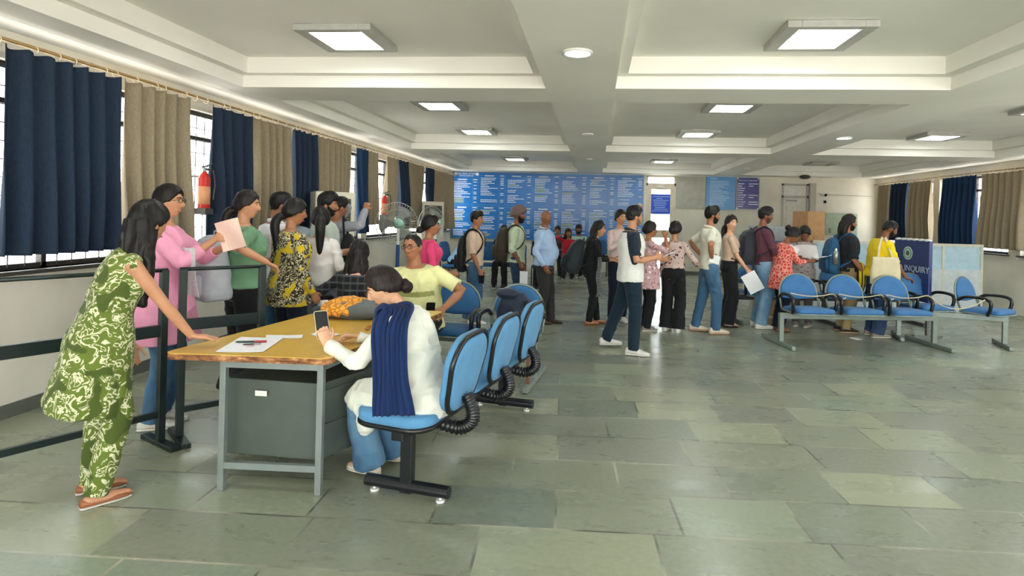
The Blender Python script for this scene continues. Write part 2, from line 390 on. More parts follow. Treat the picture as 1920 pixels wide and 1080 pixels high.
# far wall with glazed door and white door
mb = MB(); d1, d2 = (1.39, 2.21), (5.04, 5.74)
mb.box2((XL - .2, YB, 0), (d1[0], YB + .2, ZC + .02)); mb.box2((d1[1], YB, 0), (d2[0], YB + .2, ZC + .02)); mb.box2((d2[1], YB, 0), (XR + .2, YB + .2, ZC + .02))
mb.box2((d2[0], YB, 2.58), (d2[1], YB + .2, ZC + .02)); mb.box2((d1[0], YB, 2.72), (d1[1], YB + .2, ZC + .02))
struct('wall_back', mb, WALL)
CREAM = plain('cream_door_paint', (214, 205, 184), .45); FROST = NT('frosted_glass'); FROST.b.inputs['Base Color'].default_value = (.95, .97, .95, 1)
FROST.b.inputs['Transmission Weight'].default_value = 1; FROST.b.inputs['Roughness'].default_value = .25; FROST.b.inputs['IOR'].default_value = 1.1; FROST = FROST.m
r = sroot('door_1', (0, 0, 0)); mb = MB(); a, b = d1; y0, y1 = YB + .03, YB + .09
for x0, x1, z0, z1 in ((a, a + .05, 0, 2.72), (b - .05, b, 0, 2.72), (a, b, 2.46, 2.52), (a, b, 2.69, 2.72)): mb.box2((x0, y0, z0), (x1, y1, z1))
mb.build('door_frame', CREAM, r)
mb = MB()
for x0, x1, z0, z1 in ((a + .05, a + .15, 0, 2.46), (b - .15, b - .05, 0, 2.46), (a + .15, b - .15, 2.35, 2.46), (a + .15, b - .15, 1.0, 1.22), (a + .15, b - .15, 0, .15)): mb.box2((x0, y0 + .005, z0), (x1, y1 - .005, z1))
mb.build('door_leaf', CREAM, r)
MB().box2((a + .15, YB + .058, .15), (b - .15, YB + .064, 2.35)).build('door_pane', GLASS, r)
MB().box2((a + .05, YB + .058, 2.52), (b - .05, YB + .064, 2.69)).build('transom_pane', GLASS, r)
h = MB().box2((a + .3, YB - .02, 2.4), (b - .3, YB + .035, 2.44)); h.build('door_closer', plain('steel', (150, 150, 148), .35, .9), r)
r = sroot('door_2'); mb = MB(); a, b = d2
for x0, x1, z0, z1 in ((a, a + .05, 0, 2.58), (b - .05, b, 0, 2.58), (a, b, 2.2, 2.25), (a, b, 2.53, 2.58)): mb.box2((x0, YB - .02, z0), (x1, YB + .1, z1))
mb.build('door_frame', plain('grey_frame', (176, 174, 166), .5), r)
MB().box2((a + .05, YB + .04, 2.25), (b - .05, YB + .05, 2.53)).build('transom_pane', plain('painted_pane', (226, 224, 216), .3), r)
MB().box2((a + .05, YB + .03, 0), (b - .05, YB + .07, 2.2)).box2((a + .14, YB + .02, 1.2), (b - .14, YB + .03, 2.1)).build('door_leaf', plain('white_door', (220, 216, 206), .5), r, bevel=.005)
MB().box2((a + .12, YB - .03, 2.1), (a + .4, YB + .02, 2.14)).build('door_closer', plain('steel', (150, 150, 148), .35, .9), r)
MB().box2((b + .01, YB - .12, 0), (b + .16, YB, 2.6)).build('door_post', plain('post', (188, 184, 172), .6), r)
struct('baseboard_back', MB().box2((d1[1], YB - .015, 0), (d2[0], YB, .1)), plain('stone_skirting', (96, 100, 92), .4))
struct('baseboard_left', MB().box2((XL, YF, 0), (XL + .015, YB, .1)), plain('stone_skirting', (96, 100, 92), .4))
# ---- ceiling lamps (recessed square fittings)
LAMPE = NT('lamp_diffuser'); LAMPE.b.inputs['Emission Color'].default_value = (.93, 1, .97, 1); LAMPE.b.inputs['Emission Strength'].default_value = LAMP_W; LAMPE.col((.8, .8, .8)); LAMPE = LAMPE.m
OFFM = plain('unlit_diffuser', (200, 200, 190), .5)
def lamp(x, y, label, on=True, z=ZI):
    t = thing('ceiling_lamp', label, 'ceiling light', (x, y, z - .03), 0, None)
    fr = MB()
    for sx in (-1, 1): fr.box((sx * .27, 0, 0), (.1, .64, .05)); fr.box((0, sx * .285, 0), (.44, .07, .05))
    fr.build('lamp_frame', plain('lamp_frame_grey', (176, 176, 170), .4), t, bevel=.004)
    MB().box((0, 0, .005), (.44, .5, .012)).build('diffuser', LAMPE if on else OFFM, t)
    return t
k = 0
for x, bay in ((-2.11, 'left'), (1.68, 'middle'), (5.5, 'right')):
    for y, row in ((-.8, 0), (2.3, 1), (4.75, 2), (7.7, 3), (10.15, 4), (15.1, 5)):
        if bay == 'right' and y > 15: pass
        words = {0: 'behind the viewpoint', 1: 'above the viewpoint', 2: 'nearest to the viewpoint', 3: 'second nearest of its ceiling bay row', 4: 'in the middle of the hall', 5: 'farthest, close to the far wall'}[row]
        lamp(x, y, 'square ceiling lamp, %s bays, %s' % (bay, words), on=not (bay == 'right' and y > 15))
DOWN = NT('downlight_glow'); DOWN.b.inputs['Emission Color'].default_value = (.85, .92, 1, 1); DOWN.b.inputs['Emission Strength'].default_value = 18; DOWN = DOWN.m
for (x, y, on, rr, lab) in ((-.14, 8.57, 0, .07, 'small round downlight in the central beam, nearer one'), (-.17, 12.3, 0, .07, 'small round downlight in the central beam, farther one'), (3.45, 8.64, 1, .1, 'bright round downlight shining in the right hand beam'), (3.42, 13.9, 0, .07, 'dim small round downlight in the right hand beam by the far wall'), (-.16, 4.3, 1, .1, 'bright round downlight in the central beam above the viewpoint')):
    t = thing('downlight', lab, 'ceiling light', (x, y, ZC)); a_ = np.linspace(0, 2 * math.pi, 24, endpoint=False)
    MB().tube([(rr * math.cos(q), rr * math.sin(q), -.006) for q in a_], .012, 8, closed=True).build('trim_ring', plain('white_trim', (225, 225, 220), .4), t, smooth=True)
    MB().cyl((0, 0, -.012), (0, 0, 0), rr * .95, 20).build('bulb', DOWN if on else plain('dim_bulb', (240, 238, 230), .3), t)
# ================================================================ CURTAINS
def curtain_mat(name, rgb, trans):
    t = NT(name); c = lin(rgb)
    w = t.n('TexNoise', i_Scale=90.0, i_Detail=2.0); t.l(t.coord(scale=(1, 1, .3)), w.inputs['Vector'])
    cc = t.ramp(w.outputs[0], [(.3, tuple(v * .88 for v in c)), (.7, tuple(v * 1.1 for v in c))]); t.col(cc); t.set(.9, 0, .1)
    tr = t.n('BsdfTranslucent'); t.l(cc, tr.inputs[0]); mx = t.n('MixShader', i_0=trans); t.l(t.b.outputs[0], mx.inputs[1]); t.l(tr.outputs[0], mx.inputs[2])
    t.l(mx.outputs[0], t.t.nodes['Material Output'].inputs[0]); return t.m
TAUPE = curtain_mat('taupe_curtain_fabric', (160, 148, 126), .26); NAVY = curtain_mat('navy_curtain_fabric', (44, 56, 74), .06); BLUEC = curtain_mat('blue_curtain_fabric', (40, 62, 92), .08)
STEEL = plain('steel', (150, 150, 148), .35, .9); CHROME = plain('chrome', (205, 205, 205), .18, 1.)
def curtain(y0, y1, x, zb, mat, label, group, seed, gather=None, ztop=2.6, inward=1, lean=0):
    """a hanging panel with folds; gather=(z, y) pulls its foot to one side"""
    t = thing('curtain', label, 'curtain', (x, (y0 + y1) / 2, zb), 0, group)
    nf = max(3, int((y1 - y0) / .155)); nu, nv = nf * 12, 34; G = np.zeros((nv, nu, 3)); rr = random.Random(seed); ph = [rr.uniform(0, 6.28) for _ in range(4)]
    u = np.linspace(0, 1, nu)
    for j in range(nv):
        s = j / (nv - 1); w = y1 - y0; amp = (.030 + .038 * min(1, s * 1.5)) * (1 + .25 * math.sin(seed + s * 4))
        yy = -w / 2 + w * u + lean * s * s
        if gather is not None: k = s ** 1.6 * gather; yy = yy * (1 - .55 * abs(k)) + k * w * .35
        fx = amp * np.sin(u * nf * 2 * math.pi + ph[0] + .5 * math.sin(s * 3 + ph[1]) + .9 * np.sin(u * 7 + ph[2])) + .012 * np.sin(u * nf * 4.3 * math.pi + ph[2]) * s + .02 * np.sin(u * 5 + ph[3] + s * 2) * s
        z = (ztop - zb) * (1 - s) + .018 * np.abs(np.sin(u * nf * math.pi)) * (1 - s) * -1 + .02 * math.sin(ph[1]) * u * s
        G[j, :, 0] = fx * inward; G[j, :, 1] = yy; G[j, :, 2] = z
    MB().slab(G, .004).build('curtain_fabric', mat, t, smooth=True)
    return t
CXL = XL + .22
LC = [(-1.6, .3, 1.2, 'N', None), (.35, 1.9, 1.25, 'T', None), (1.95, 3.45, 1.22, 'B', None), (3.5, 4.45, 1.18, 'N', None), (4.5, 5.28, 1.0, 'T', None), (5.64, 6.34, 1.18, 'N', None), (6.36, 7.22, 1.16, 'T', None), (7.24, 7.86, 1.16, 'N', None), (7.9, 9.0, 1.02, 'T', None),
      (9.36, 9.76, 1.16, 'B', .5), (9.78, 10.22, 1.3, 'T', -.3), (10.68, 11.28, 1.25, 'T', -.9), (11.3, 11.9, 1.2, 'N', .4), (11.92, 13.1, 1.2, 'T', -.5), (13.3, 13.95, 1.3, 'N', None), (13.97, 15.9, 1.12, 'T', None)]
names = ['navy curtain at the near end of the left rail', 'taupe curtain left of the photographed hall, second on the left rail', 'bright blue curtain on the left rail beside the near windows', 'navy curtain just before the first taupe curtain in the left windows',
 'first wide taupe curtain, behind the woman in pink kurta', 'wide navy curtain behind the woman in green shirt', 'taupe curtain above the young man in white shirt', 'narrow navy curtain behind the man in dark cap', 'taupe curtain behind the nearer tall air conditioner',
 'short blue curtain twisted aside over the left window sill', 'narrow taupe curtain left of the farther fire extinguisher', 'pale taupe curtain pulled aside behind the nearer pedestal fan', 'slim navy curtain above the two pedestal fans', 'taupe curtain parted in the middle, above the farther fan',
 'small navy curtain above the farther air conditioner', 'last taupe curtain, hanging beside the big blue board']
for i, ((a, b, zb, m, g), nm) in enumerate(zip(LC, names)):
    curtain(a, b, CXL, zb, {'T': TAUPE, 'N': NAVY, 'B': BLUEC}[m], nm, 'curtains along the left windows', i, g, ztop=2.595)
RCc = [(7.5, 9.4, 'T'), (9.5, 10.6, 'N'), (10.8, 12.0, 'T'), (12.1, 13.2, 'B'), (13.6, 14.5, 'T'), (14.6, 15.35, 'N'), (15.42, 16.1, 'T')]
rn = ['taupe curtain at the near end of the right rail', 'navy curtain on the right rail, second from the near end', 'taupe curtain in the middle of the right windows', 'blue curtain in the middle of the right windows', 'taupe curtain above the blue enquiry sign', 'navy curtain in the far right corner of the hall', 'taupe curtain nearest the far wall on the right rail']
for i, ((a, b, m), nm) in enumerate(zip(RCc, rn)):
    curtain(a, b, XR - .2, 1.15, {'T': TAUPE, 'N': NAVY, 'B': BLUEC}[m], nm, 'curtains along the right windows', 40 + i, ztop=2.55, inward=-1)
def rail(x, y0, y1, z, label, n):
    t = thing('curtain_rail', label, 'curtain rail', (x, y0, z)); MB().cyl((0, 0, 0), (0, y1 - y0, 0), .014, 10).build('rod', plain('brass_rod', (168, 140, 96), .35, .7), t, smooth=True)
    b = MB(); y = .3
    while y < y1 - y0: b.box(((.09 if x > 0 else -.09), y, .01), (.18, .02, .015)); y += 1.9
    b.build('bracket', STEEL, t); a_ = np.linspace(0, 2 * math.pi, 10, endpoint=False); first = None
    for k in range(n):
        y = .1 + (y1 - y0 - .2) * k / n + .05 * math.sin(k * 2.4)
        if first is None: first = MB().tube([(.026 * math.cos(q), 0, .026 * math.sin(q) - .016) for q in a_], .0035, 5, closed=True).build('ring', plain('white_ring', (226, 214, 190), .4), t, smooth=True); first.location = (0, y, 0)
        else: o = first.copy(); COL.objects.link(o); o.parent = t; o.location = (0, y, 0)
rail(CXL, -1.8, 16.3, 2.625, 'long brass curtain rail with white rings above the left windows', 96)
rail(XR - .2, 7.2, 16.3, 2.58, 'brass curtain rail with rings above the right windows', 50)
# ================================================================ BOARDS on the far wall
WHITE_T = plain('white_lettering', (222, 232, 240), .5); YEL_T = plain('yellow_lettering', (190, 205, 110), .5)
FRAME_AL = plain('aluminium_trim', (130, 138, 140), .35, .6)
def rows_of_writing(mb, x0, x1, z0, z1, pitch, rr, h=.45, fill=(.35, .98), ragged=True, gap=.08):
    """word-like strokes in lines, left aligned"""
    z = z1
    while z > z0:
        if rr.random() > gap:
            L = (x1 - x0) * rr.uniform(*fill); x = x0
            while x < x0 + L:
                w = min(rr.uniform(.03, .1), x0 + L - x)
                if w > .012: mb.box((x + w / 2, 0, z), (w - .008, .003, pitch * h))
                x += w
        z -= pitch
def board(name, label, x0, x1, z0, z1, rgb, y=YB, trim=True, rough=.25):
    t = thing(name, label, 'notice board', ((x0 + x1) / 2, y - .03, z0)); w, h = x1 - x0, z1 - z0
    MB().box((0, 0, h / 2), (w, .03, h)).build('panel', plain(name + '_blue', rgb, rough), t)
    if trim:
        f = MB()
        for s in (-1, 1): f.box((s * (w / 2 - .01), -.008, h / 2), (.02, .036, h)); f.box((0, -.008, h / 2 + s * (h / 2 - .01)), (w - .04, .036, .02))
        f.build('frame', FRAME_AL, t)
    return t, w, h
t, w, h = board('service_charge_board', 'huge blue board of service charges in many columns on far wall', -4.12, 1.33, .82, 2.745, (28, 112, 190))
rr = random.Random(3); wt, yt, ln = MB(), MB(), MB(); ncol = 7; cw = w / ncol
for c in range(ncol):
    x0 = -w / 2 + c * cw
    for half in range(2):
        zt = h - (.30 if c == 0 and half == 0 else .18) - half * .92; zb = h - .9 if half == 0 else .06
        rows_of_writing(wt, x0 + .05, x0 + cw * .72, zb, zt, .048, rr, .42, (.4, 1), gap=.16)
        z = zt
        while z > zb:
            if rr.random() < .16: wt.slot(1).box((x0 + .05 + cw * .2, -.001, z), (cw * rr.uniform(.3, .42), .004, .02)).slot(0)
            if rr.random() < .62: wt.box((x0 + cw * .86, 0, z), (cw * .12, .003, .02))
            z -= .048
        wt.box((x0 + cw * .38, 0, zt + .07), (cw * .34, .003, .03)); wt.box((x0 + cw * .86, 0, zt + .07), (cw * .16, .003, .025))
    for xx in (x0 + cw * .76, x0 + cw * .98): ln.box((xx, 0, h / 2 - .05), (.006, .003, h - .2))
for zz in (h - .1, h - .94, h - 1.0): ln.box((0, 0, zz), (w - .06, .003, .006))
for nm, m_, mt in (('writing', wt, [WHITE_T, YEL_T]), ('ruled_line', ln, plain('pale_blue_line', (90, 150, 205), .5))):
    o = m_.build(nm, mt, t); o.location = (0, -.018, 0)
for sx in (-w / 2 + .09, -w / 2 + .72):
    o = MB().cyl((sx, -.016, h - .07), (sx, -.022, h - .07), .045, 20).build('emblem', WHITE_T, t)
text('writing', 'State Bank of India', .075, WHITE_T, upright(-w / 2 + .405, -.022, h - .06), t)
text('writing', 'SERVICE CHARGES', .05, WHITE_T, upright(-w / 2 + .405, -.022, h - .125), t)
t, w, h = board('blue_notice', 'light blue notice panel with white lines of names, right of door', 3.015, 3.80, 1.82, 2.73, (58, 138, 205), trim=False)
m_ = MB(); rows_of_writing(m_, -w / 2 + .1, w / 2 - .12, .08, h - .12, .036, random.Random(5), .5, (.5, .95), gap=.02); m_.box((-w / 2 + .2, 0, h - .05), (.2, .003, .025)); o = m_.build('writing', plain('pale_lettering', (168, 205, 232), .5), t); o.location = (0, -.017, 0)
t, w, h = board('telephone_board', 'indigo telephone number board with white lettering and clipped corners', 3.82, 4.44, 1.84, 2.73, (48, 44, 132), trim=True)
m_ = MB(); rr = random.Random(8)
for k in range(11):
    z = h - .18 - k * .062
    for x0, q in ((-.27, rr.uniform(.1, .24)), (.02, rr.choice((0, .12, .16, .24)))):
        x = x0
        while x < x0 + q: wd = rr.uniform(.025, .05); m_.box((x + wd / 2, 0, z), (wd - .006, .003, .022)); x += wd
o = m_.build('writing', WHITE_T, t); o.location = (0, -.017, 0)
text('writing', 'IMPORTANT TELEPHONES', .042, WHITE_T, upright(0, -.022, h - .09), t)
m_ = MB()
for sx in (-1, 1):
    for z in (.03, h - .03): m_.box((sx * (w / 2 - .035), -.02, z), (.035, .004, .035), (0, 45, 0))
m_.build('corner_ornament', WHITE_T, t)
t = thing('door_notice', 'bright blue notice pasted on the glazed far door', 'notice', (1.79, YB + .05, 1.65)); MB().box((0, 0, .29), (.58, .004, .56)).build('paper', plain('notice_blue', (20, 78, 214), .5), t)
m_ = MB(); rr = random.Random(2)
for k in range(9): ww = rr.uniform(.15, .46); m_.box((rr.uniform(-.03, .03), -.004, .5 - k * .05), (ww, .002, .015))
m_.build('writing', plain('pale_lettering', (168, 205, 232), .5), t)
t = thing('grey_panel', 'blank mottled grey panel on far wall beside the glazed door', 'panel', (2.61, YB - .02, 1.83)); MB().box((0, 0, .445), (.79, .02, .885)).build('panel', plain('mottled_grey', (176, 176, 164), .6, var=.12, scale=6), t)
t = thing('green_panel', 'pale green glass panel leaning on far wall by the boxes', 'panel', (6.6, YB - .03, 1.22)); MB().box((0, 0, .29), (.82, .03, .6)).build('panel', plain('pale_green', (176, 190, 168), .25), t)
m_ = MB().box((-.3, -.017, .12), (.05, .006, .14)); m_.build('socket', plain('socket', (120, 124, 116), .5), t)
t = thing('poster', 'small poster with red and teal bands beside the big board', 'poster', (1.16, YB - .055, 1.42)); MB().box((0, 0, .22), (.26, .008, .56)).build('paper', plain('poster_paper', (208, 190, 160), .6), t)
MB().box((.02, -.006, .42), (.2, .006, .06)).build('red_band', plain('red_print', (196, 50, 66), .5), t); MB().box((.02, -.006, .28), (.2, .006, .12)).build('teal_band', plain('teal_print', (50, 160, 170), .5), t)
# security cameras
for (x, y, z, rz, lab) in ((6.05, 16.45, 2.28, 20, 'white security camera on far wall, upper of the pair'), (6.12, 16.45, 2.1, -20, 'white security camera on far wall, lower of the pair')):
    t = thing('security_camera', lab, 'camera', (x, y, z), rz); MB().cyl((0, -.12, 0), (0, .04, .02), .05, 14).build('camera_body', plain('white_plastic', (225, 225, 220), .35), t, smooth=False, bevel=.006)
    MB().cyl((0, -.135, -.002), (0, -.118, 0), .038, 14).build('lens', plain('black_glass', (18, 18, 20), .1), t); MB().tube([(0, .02, .02), (0, .08, .05), (0, .15, .05)], .014, 8).build('bracket', plain('white_plastic', (225, 225, 220), .35), t)
t = thing('dome_speaker', 'dark round dome hanging under ceiling by the white door', 'ceiling speaker', (5.4, 15.9, ZC)); MB().ell((0, 0, -.03), (.14, .14, .06)).build('dome', plain('dark_dome', (60, 58, 52), .4), t, smooth=True)
t = thing('cable_conduit', 'thin grey conduit running along the far wall to the right', 'conduit', (6.2, YB - .01, 2.3)); MB().cyl((0, 0, 0), (1.2, 0, -.02), .008, 8).build('pipe', plain('conduit', (170, 164, 150), .5), t)
# ================================================================ AIR CONDITIONERS, FANS, EXTINGUISHERS
ACW = plain('cream_plastic', (222, 216, 196), .4); BLK = plain('black_plastic', (22, 22, 24), .4)
def aircon(x, y, rz, label):
    t = thing('tower_air_conditioner', label, 'air conditioner', (x, y, 0), rz, None)
    MB().box((0, 0, .9), (.52, .34, 1.78)).box((0, 0, .02), (.54, .36, .04)).build('cabinet', ACW, t, bevel=.02)
    g = MB().box((0, -.172, 1.55), (.4, .012, .3)); g.build('air_outlet', BLK, t)
    l = MB()
    for k in range(7): l.box((0, -.185, 1.43 + k * .04), (.4, .02, .008), (25, 0, 0))
    for k in range(5): l.box((-.16 + k * .08, -.18, 1.55), (.006, .01, .3))
    l.build('louvre', plain('grey_louvre', (120, 118, 108), .4), t)
    MB().box((0, -.172, 1.36), (.5, .008, .012)).box((0, -.172, .25), (.5, .008, .012)).build('panel_groove', plain('seam', (150, 145, 130), .5), t)
    MB().tube([(-.05, -.178, 1.2), (.05, -.178, 1.2)], .03, 12, flat=1).build('badge', BLK, t)
    return t
aircon(-3.56, 7.66, 38, 'cream tower air conditioner behind the man in dark cap')
aircon(-3.72, 13.0, 35, 'cream tower air conditioner behind the farther pedestal fan')
def fan(x, y, rz, label, zc=1.34):
    t = thing('pedestal_fan', label, 'fan', (x, y, 0), rz)
    a = np.linspace(0, 2 * math.pi, 36, endpoint=False); RR = .33
    g = MB()
    for r_, yy in ((RR, 0), (RR * .99, .01), (RR * .66, -.07), (RR * .66, .08), (RR * .33, -.1), (RR * .33, .1)): g.tube([(r_ * math.cos(q), yy, zc + r_ * math.sin(q)) for q in a], .005 if r_ == RR else .0025, 5, closed=True)
    for q in np.linspace(0, 2 * math.pi, 44, endpoint=False):
        for s in (-1, 1): g.tube([(.05 * math.cos(q), s * .1, zc + .05 * math.sin(q)), (.2 * math.cos(q), s * .085, zc + .2 * math.sin(q)), (RR * math.cos(q), 0, zc + RR * math.sin(q))], .0017, 4)
    g.build('wire_guard', plain('wire', (196, 196, 188), .35, .5), t)
    for k in range(3):
        q0 = k * 2.094; Gd = np.zeros((8, 6, 3))
        for i in range(8):
            rr_ = .05 + .23 * i / 7
            for j in range(6): q = q0 + (j / 5 - .5) * (.7 + .5 * i / 7); Gd[i, j] = (rr_ * math.cos(q), (j / 5 - .5) * .06, zc + rr_ * math.sin(q))
        MB().slab(Gd, .004).build('blade', plain('blade_grey', (128, 130, 128), .4), t, smooth=True)
    MB().tube([(0, -.12, zc), (0, -.03, zc)], .05, 16).build('hub_cap', plain('hub_dark', (40, 42, 46), .4), t)
    MB().tube([(0, .06, zc), (0, .1, zc), (0, .24, zc)], [.06, .085, .07], 16, dome=True).build('motor', plain('pale_green_motor', (160, 205, 190), .35), t, smooth=True)
    MB().cyl((0, .14, zc - .35), (0, .14, zc - .04), .022, 12).build('neck', plain('white_trim', (225, 225, 220), .4), t)
    MB().cyl((0, .14, .05), (0, .14, zc - .33), .03, 14).build('post', plain('blue_post', (24, 72, 140), .35), t)
    MB().tube([(0, .14, 0), (0, .14, .05)], [.24, .2], 24).build('base', plain('dark_base', (40, 42, 46), .5), t)
    return t
fan(-3.12, 9.0, -150, 'nearer pedestal fan with wire guard on blue post', 1.36)
fan(-3.3, 11.6, -125, 'farther pedestal fan with wire guard facing the far wall', 1.34)
def extinguisher(x, y, z, label, s=1.0):
    t = thing('fire_extinguisher', label, 'fire extinguisher', (x, y, z)); k_ = .62; MB().box((-(x - XL) / 2, 0, .38 * s), (x - XL, .03, .02)).build('wall_hook', STEEL, t)
    red = plain('red_enamel', (190, 40, 30), .3)
    MB().tube([(0, 0, 0), (0, 0, .02), (0, 0, .36 * s), (0, 0, .40 * s), (0, 0, .43 * s)], [.05 * s, .058 * s, .058 * s, .04 * s, .018 * s], 20).build('cylinder', red, t, smooth=True)
    MB().tube([(0, 0, .1 * s), (0, 0, .28 * s)], [.059 * s] * 2, 20).build('label', plain('label_print', (214, 150, 110), .5), t, smooth=True)
    MB().box((0, 0, .03 * s), (.124 * s, .124 * s, .06 * s)).build('bottom_bracket', plain('dark_dome', (60, 58, 52), .4), t)
    MB().cyl((0, 0, .42 * s), (0, 0, .47 * s), .018, 10).build('valve', STEEL, t); MB().box((.03, 0, .49 * s), (.12, .02, .012), (0, -20, 0)).box((.03, 0, .46 * s), (.1, .02, .01)).build('lever', BLK, t)
    MB().tube([(.02, 0, .45 * s), (.1, 0, .44 * s), (.12, 0, .3 * s), (.1, 0, .15 * s)], .009, 8).build('hose', BLK, t)
extinguisher(XL + .21, 5.56, 1.47, 'red fire extinguisher hanging beside the navy curtain, the nearer one', 1.0)
extinguisher(XL + .33, 10.33, 1.42, 'red fire extinguisher hanging farther along the left windows', .95)
# ================================================================ CHAIRS
BLUE_F = cloth('blue_upholstery', (88, 142, 186), rough=.75); BLUE_D = cloth('blue_upholstery_deep', (50, 98, 146), rough=.7); BLUE_R = cloth('blue_upholstery_royal', (62, 112, 164), rough=.7)
CH_BLK = plain('black_trim', (20, 21, 24), .28); GREYM = plain('grey_green_enamel', (128, 138, 132), .38, .2); BLK_MET = plain('black_enamel', (26, 30, 34), .35, .2)
def rrect(w, h, r, n=5, top_w=None):
    """rounded outline w x h centred, optionally narrower at the top"""
    tw = top_w or w; pts = []
    for (cx, cy, a0) in ((w / 2 - r, -h / 2 + r, -90), (tw / 2 - r, h / 2 - r, 0), (-tw / 2 + r, h / 2 - r, 90), (-w / 2 + r, -h / 2 + r, 180)):
        for k in range(n + 1): a = R(a0 + 90 * k / n); pts.append((cx + r * math.cos(a), cy + r * math.sin(a)))
    return pts
def cushion(mb, outline, thick, bulge, M):
    """a padded slab: outline in (x, y), domed on both faces"""
    P = np.array(outline); rs = []
    for f, z in ((.55, thick / 2 + bulge), (.82, thick / 2 + bulge * .75), (.96, thick / 2 + bulge * .2), (1, thick / 2 - .008), (1, -thick / 2 + .008), (.96, -thick / 2), (.6, -thick / 2)):
        q = np.column_stack([P * f, np.full(len(P), z)]); rs.append(q @ np.asarray(M[0]).T + v3(M[1]))
    return mb.rings(rs[::-1])
def task_seat(parent_name, label, loc, rz, group, lean=12, loaded=False):
    """blue seat and shell back joined by a black bellows, carried on a beam; local front = +Y"""
    t = thing('linked_chair', label, 'chair', loc, rz, group)
    cushion(MB(), rrect(.47, .46, .13, 6, .44), .055, .018, (rotm(0, 0, 0), (0, .04, .455))).build('seat', BLUE_F, t, smooth=True)
    cushion(MB(), rrect(.475, .47, .13, 6, .445), .03, .0, (rotm(0, 0, 0), (0, .04, .418))).build('seat_shell', CH_BLK, t, smooth=True)
    M = (rotm(90 - lean, 0, 180), (0, -.285, .70))
    ol = rrect(.40, .43, .15, 7, .46)
    cushion(MB(), ol, .045, .014, M).build('back_cushion', BLUE_F, t, smooth=True)
    loop = [np.array((x, y, -.024)) @ M[0].T + v3(M[1]) for x, y in ol]; MB().tube(loop, .0135, 8, closed=True).build('back_rim', CH_BLK, t, smooth=True)
    cushion(MB(), [(x * .93, y * .93) for x, y in ol], .02, .0, (M[0], np.array((0, 0, -.03)) @ M[0].T + v3(M[1]))).build('back_shell', BLUE_F, t, smooth=True)
    P = catmull([(0, -.12, .405), (0, -.27, .385), (0, -.345, .43), (0, -.345, .50), (0, -.31, .57)], 16); rad = .034 + .006 * np.sin(np.arange(len(P)) * 2.2)
    MB().tube(P, rad, 12).build('bellows', CH_BLK, t, smooth=True)
    return t
# row beside the table: three linked chairs facing the table (-X)
ang = math.atan2(4.66 - 3.11, -.70 + .99); brz = math.degrees(ang)
bd = np.array((math.cos(ang), math.sin(ang), 0)); b0 = np.array((-.985, 3.12, 0)); frz = brz   # local +Y of a chair must face left of the beam
t = thing('chair_beam', 'black steel beam on two T feet carrying the three linked blue chairs', 'chair frame', tuple(b0), brz)
L = 1.58
MB().box((L / 2 + .1, .0, .37), (L + .45, .07, .06)).build('beam', BLK_MET, t, bevel=.006)
for x in (0, L - .02):
    MB().box((x, 0, .2), (.05, .07, .36)).build('post', BLK_MET, t, bevel=.006); f = MB().tube([(x, -.25, .055), (x, .25, .055)], .033, 16); o = f.build('foot', BLK_MET, t)
    for s in (-.2, .2):
        MB().cyl((x, s, 0), (x, s, .012), .024, 14).cyl((x, s, .01), (x, s, .04), .008, 8).build('glide', plain('white_glide', (225, 225, 220), .4), o)
for k, lab in enumerate(('linked blue chair nearest the viewpoint, under the woman in white', 'middle one of three linked blue chairs beside the yellow table', 'farthest of three linked blue chairs beside the yellow table')):
    p = b0 + bd * (.06 + .60 * k)
    task_seat('c', lab, tuple(p), brz, 'linked blue chairs beside the table')
# armchair with loop arms (local front = +Y)
def armchair(loc, rz, label, group, mat=None, arms=(1, 1)):
    mat = mat or BLUE_D
    t = thing('armchair', label, 'chair', loc, rz, group)
    cushion(MB(), rrect(.47, .46, .05, 4), .05, .02, (rotm(3), (0, .03, .445))).build('seat', mat, t, smooth=True)
    seam = [(x, y + .03, .425) for x, y in rrect(.485, .475, .055, 4)]; MB().tube(seam, .01, 8, closed=True).build('seat_edge', GREYM, t, smooth=True)
    a = np.linspace(0, math.pi, 15); ol = [(.235 * math.cos(q), -.02 + .25 * math.sin(q) ** .9) for q in a] + [(-.21, -.07), (0, -.085), (.21, -.07)]
    M = (rotm(78, 0, 180), (0, -.235, .635)); cushion(MB(), ol, .04, .012, M).build('backrest', mat, t, smooth=True)
    hoop = [np.array((.25 * math.cos(q), -.03 + .27 * math.sin(q) ** .9, -.005)) @ M[0].T + v3(M[1]) for q in a]
    hoop = [v3((-.245, -.2, .45))] * 0 + [v3((hoop[0][0], -.17, .44))] + hoop + [v3((hoop[-1][0], -.17, .44))]
    MB().tube(hoop, .011, 8).build('back_hoop', GREYM, t, smooth=True)
    for s in (-1, 1):
        P = catmull([(s * .265, -.2, .58), (s * .27, -.1, .63), (s * .275, .08, .635), (s * .275, .17, .60), (s * .27, .17, .5), (s * .25, .13, .42)], 6)
        MB().tube(P, .021, 10, flat=1.0).build('armrest', CH_BLK, t, smooth=True)
        MB().tube([(s * .265, -.2, .58), (s * .25, -.17, .46)], .01, 8).build('arm_strut', GREYM, t, smooth=True)
    return t
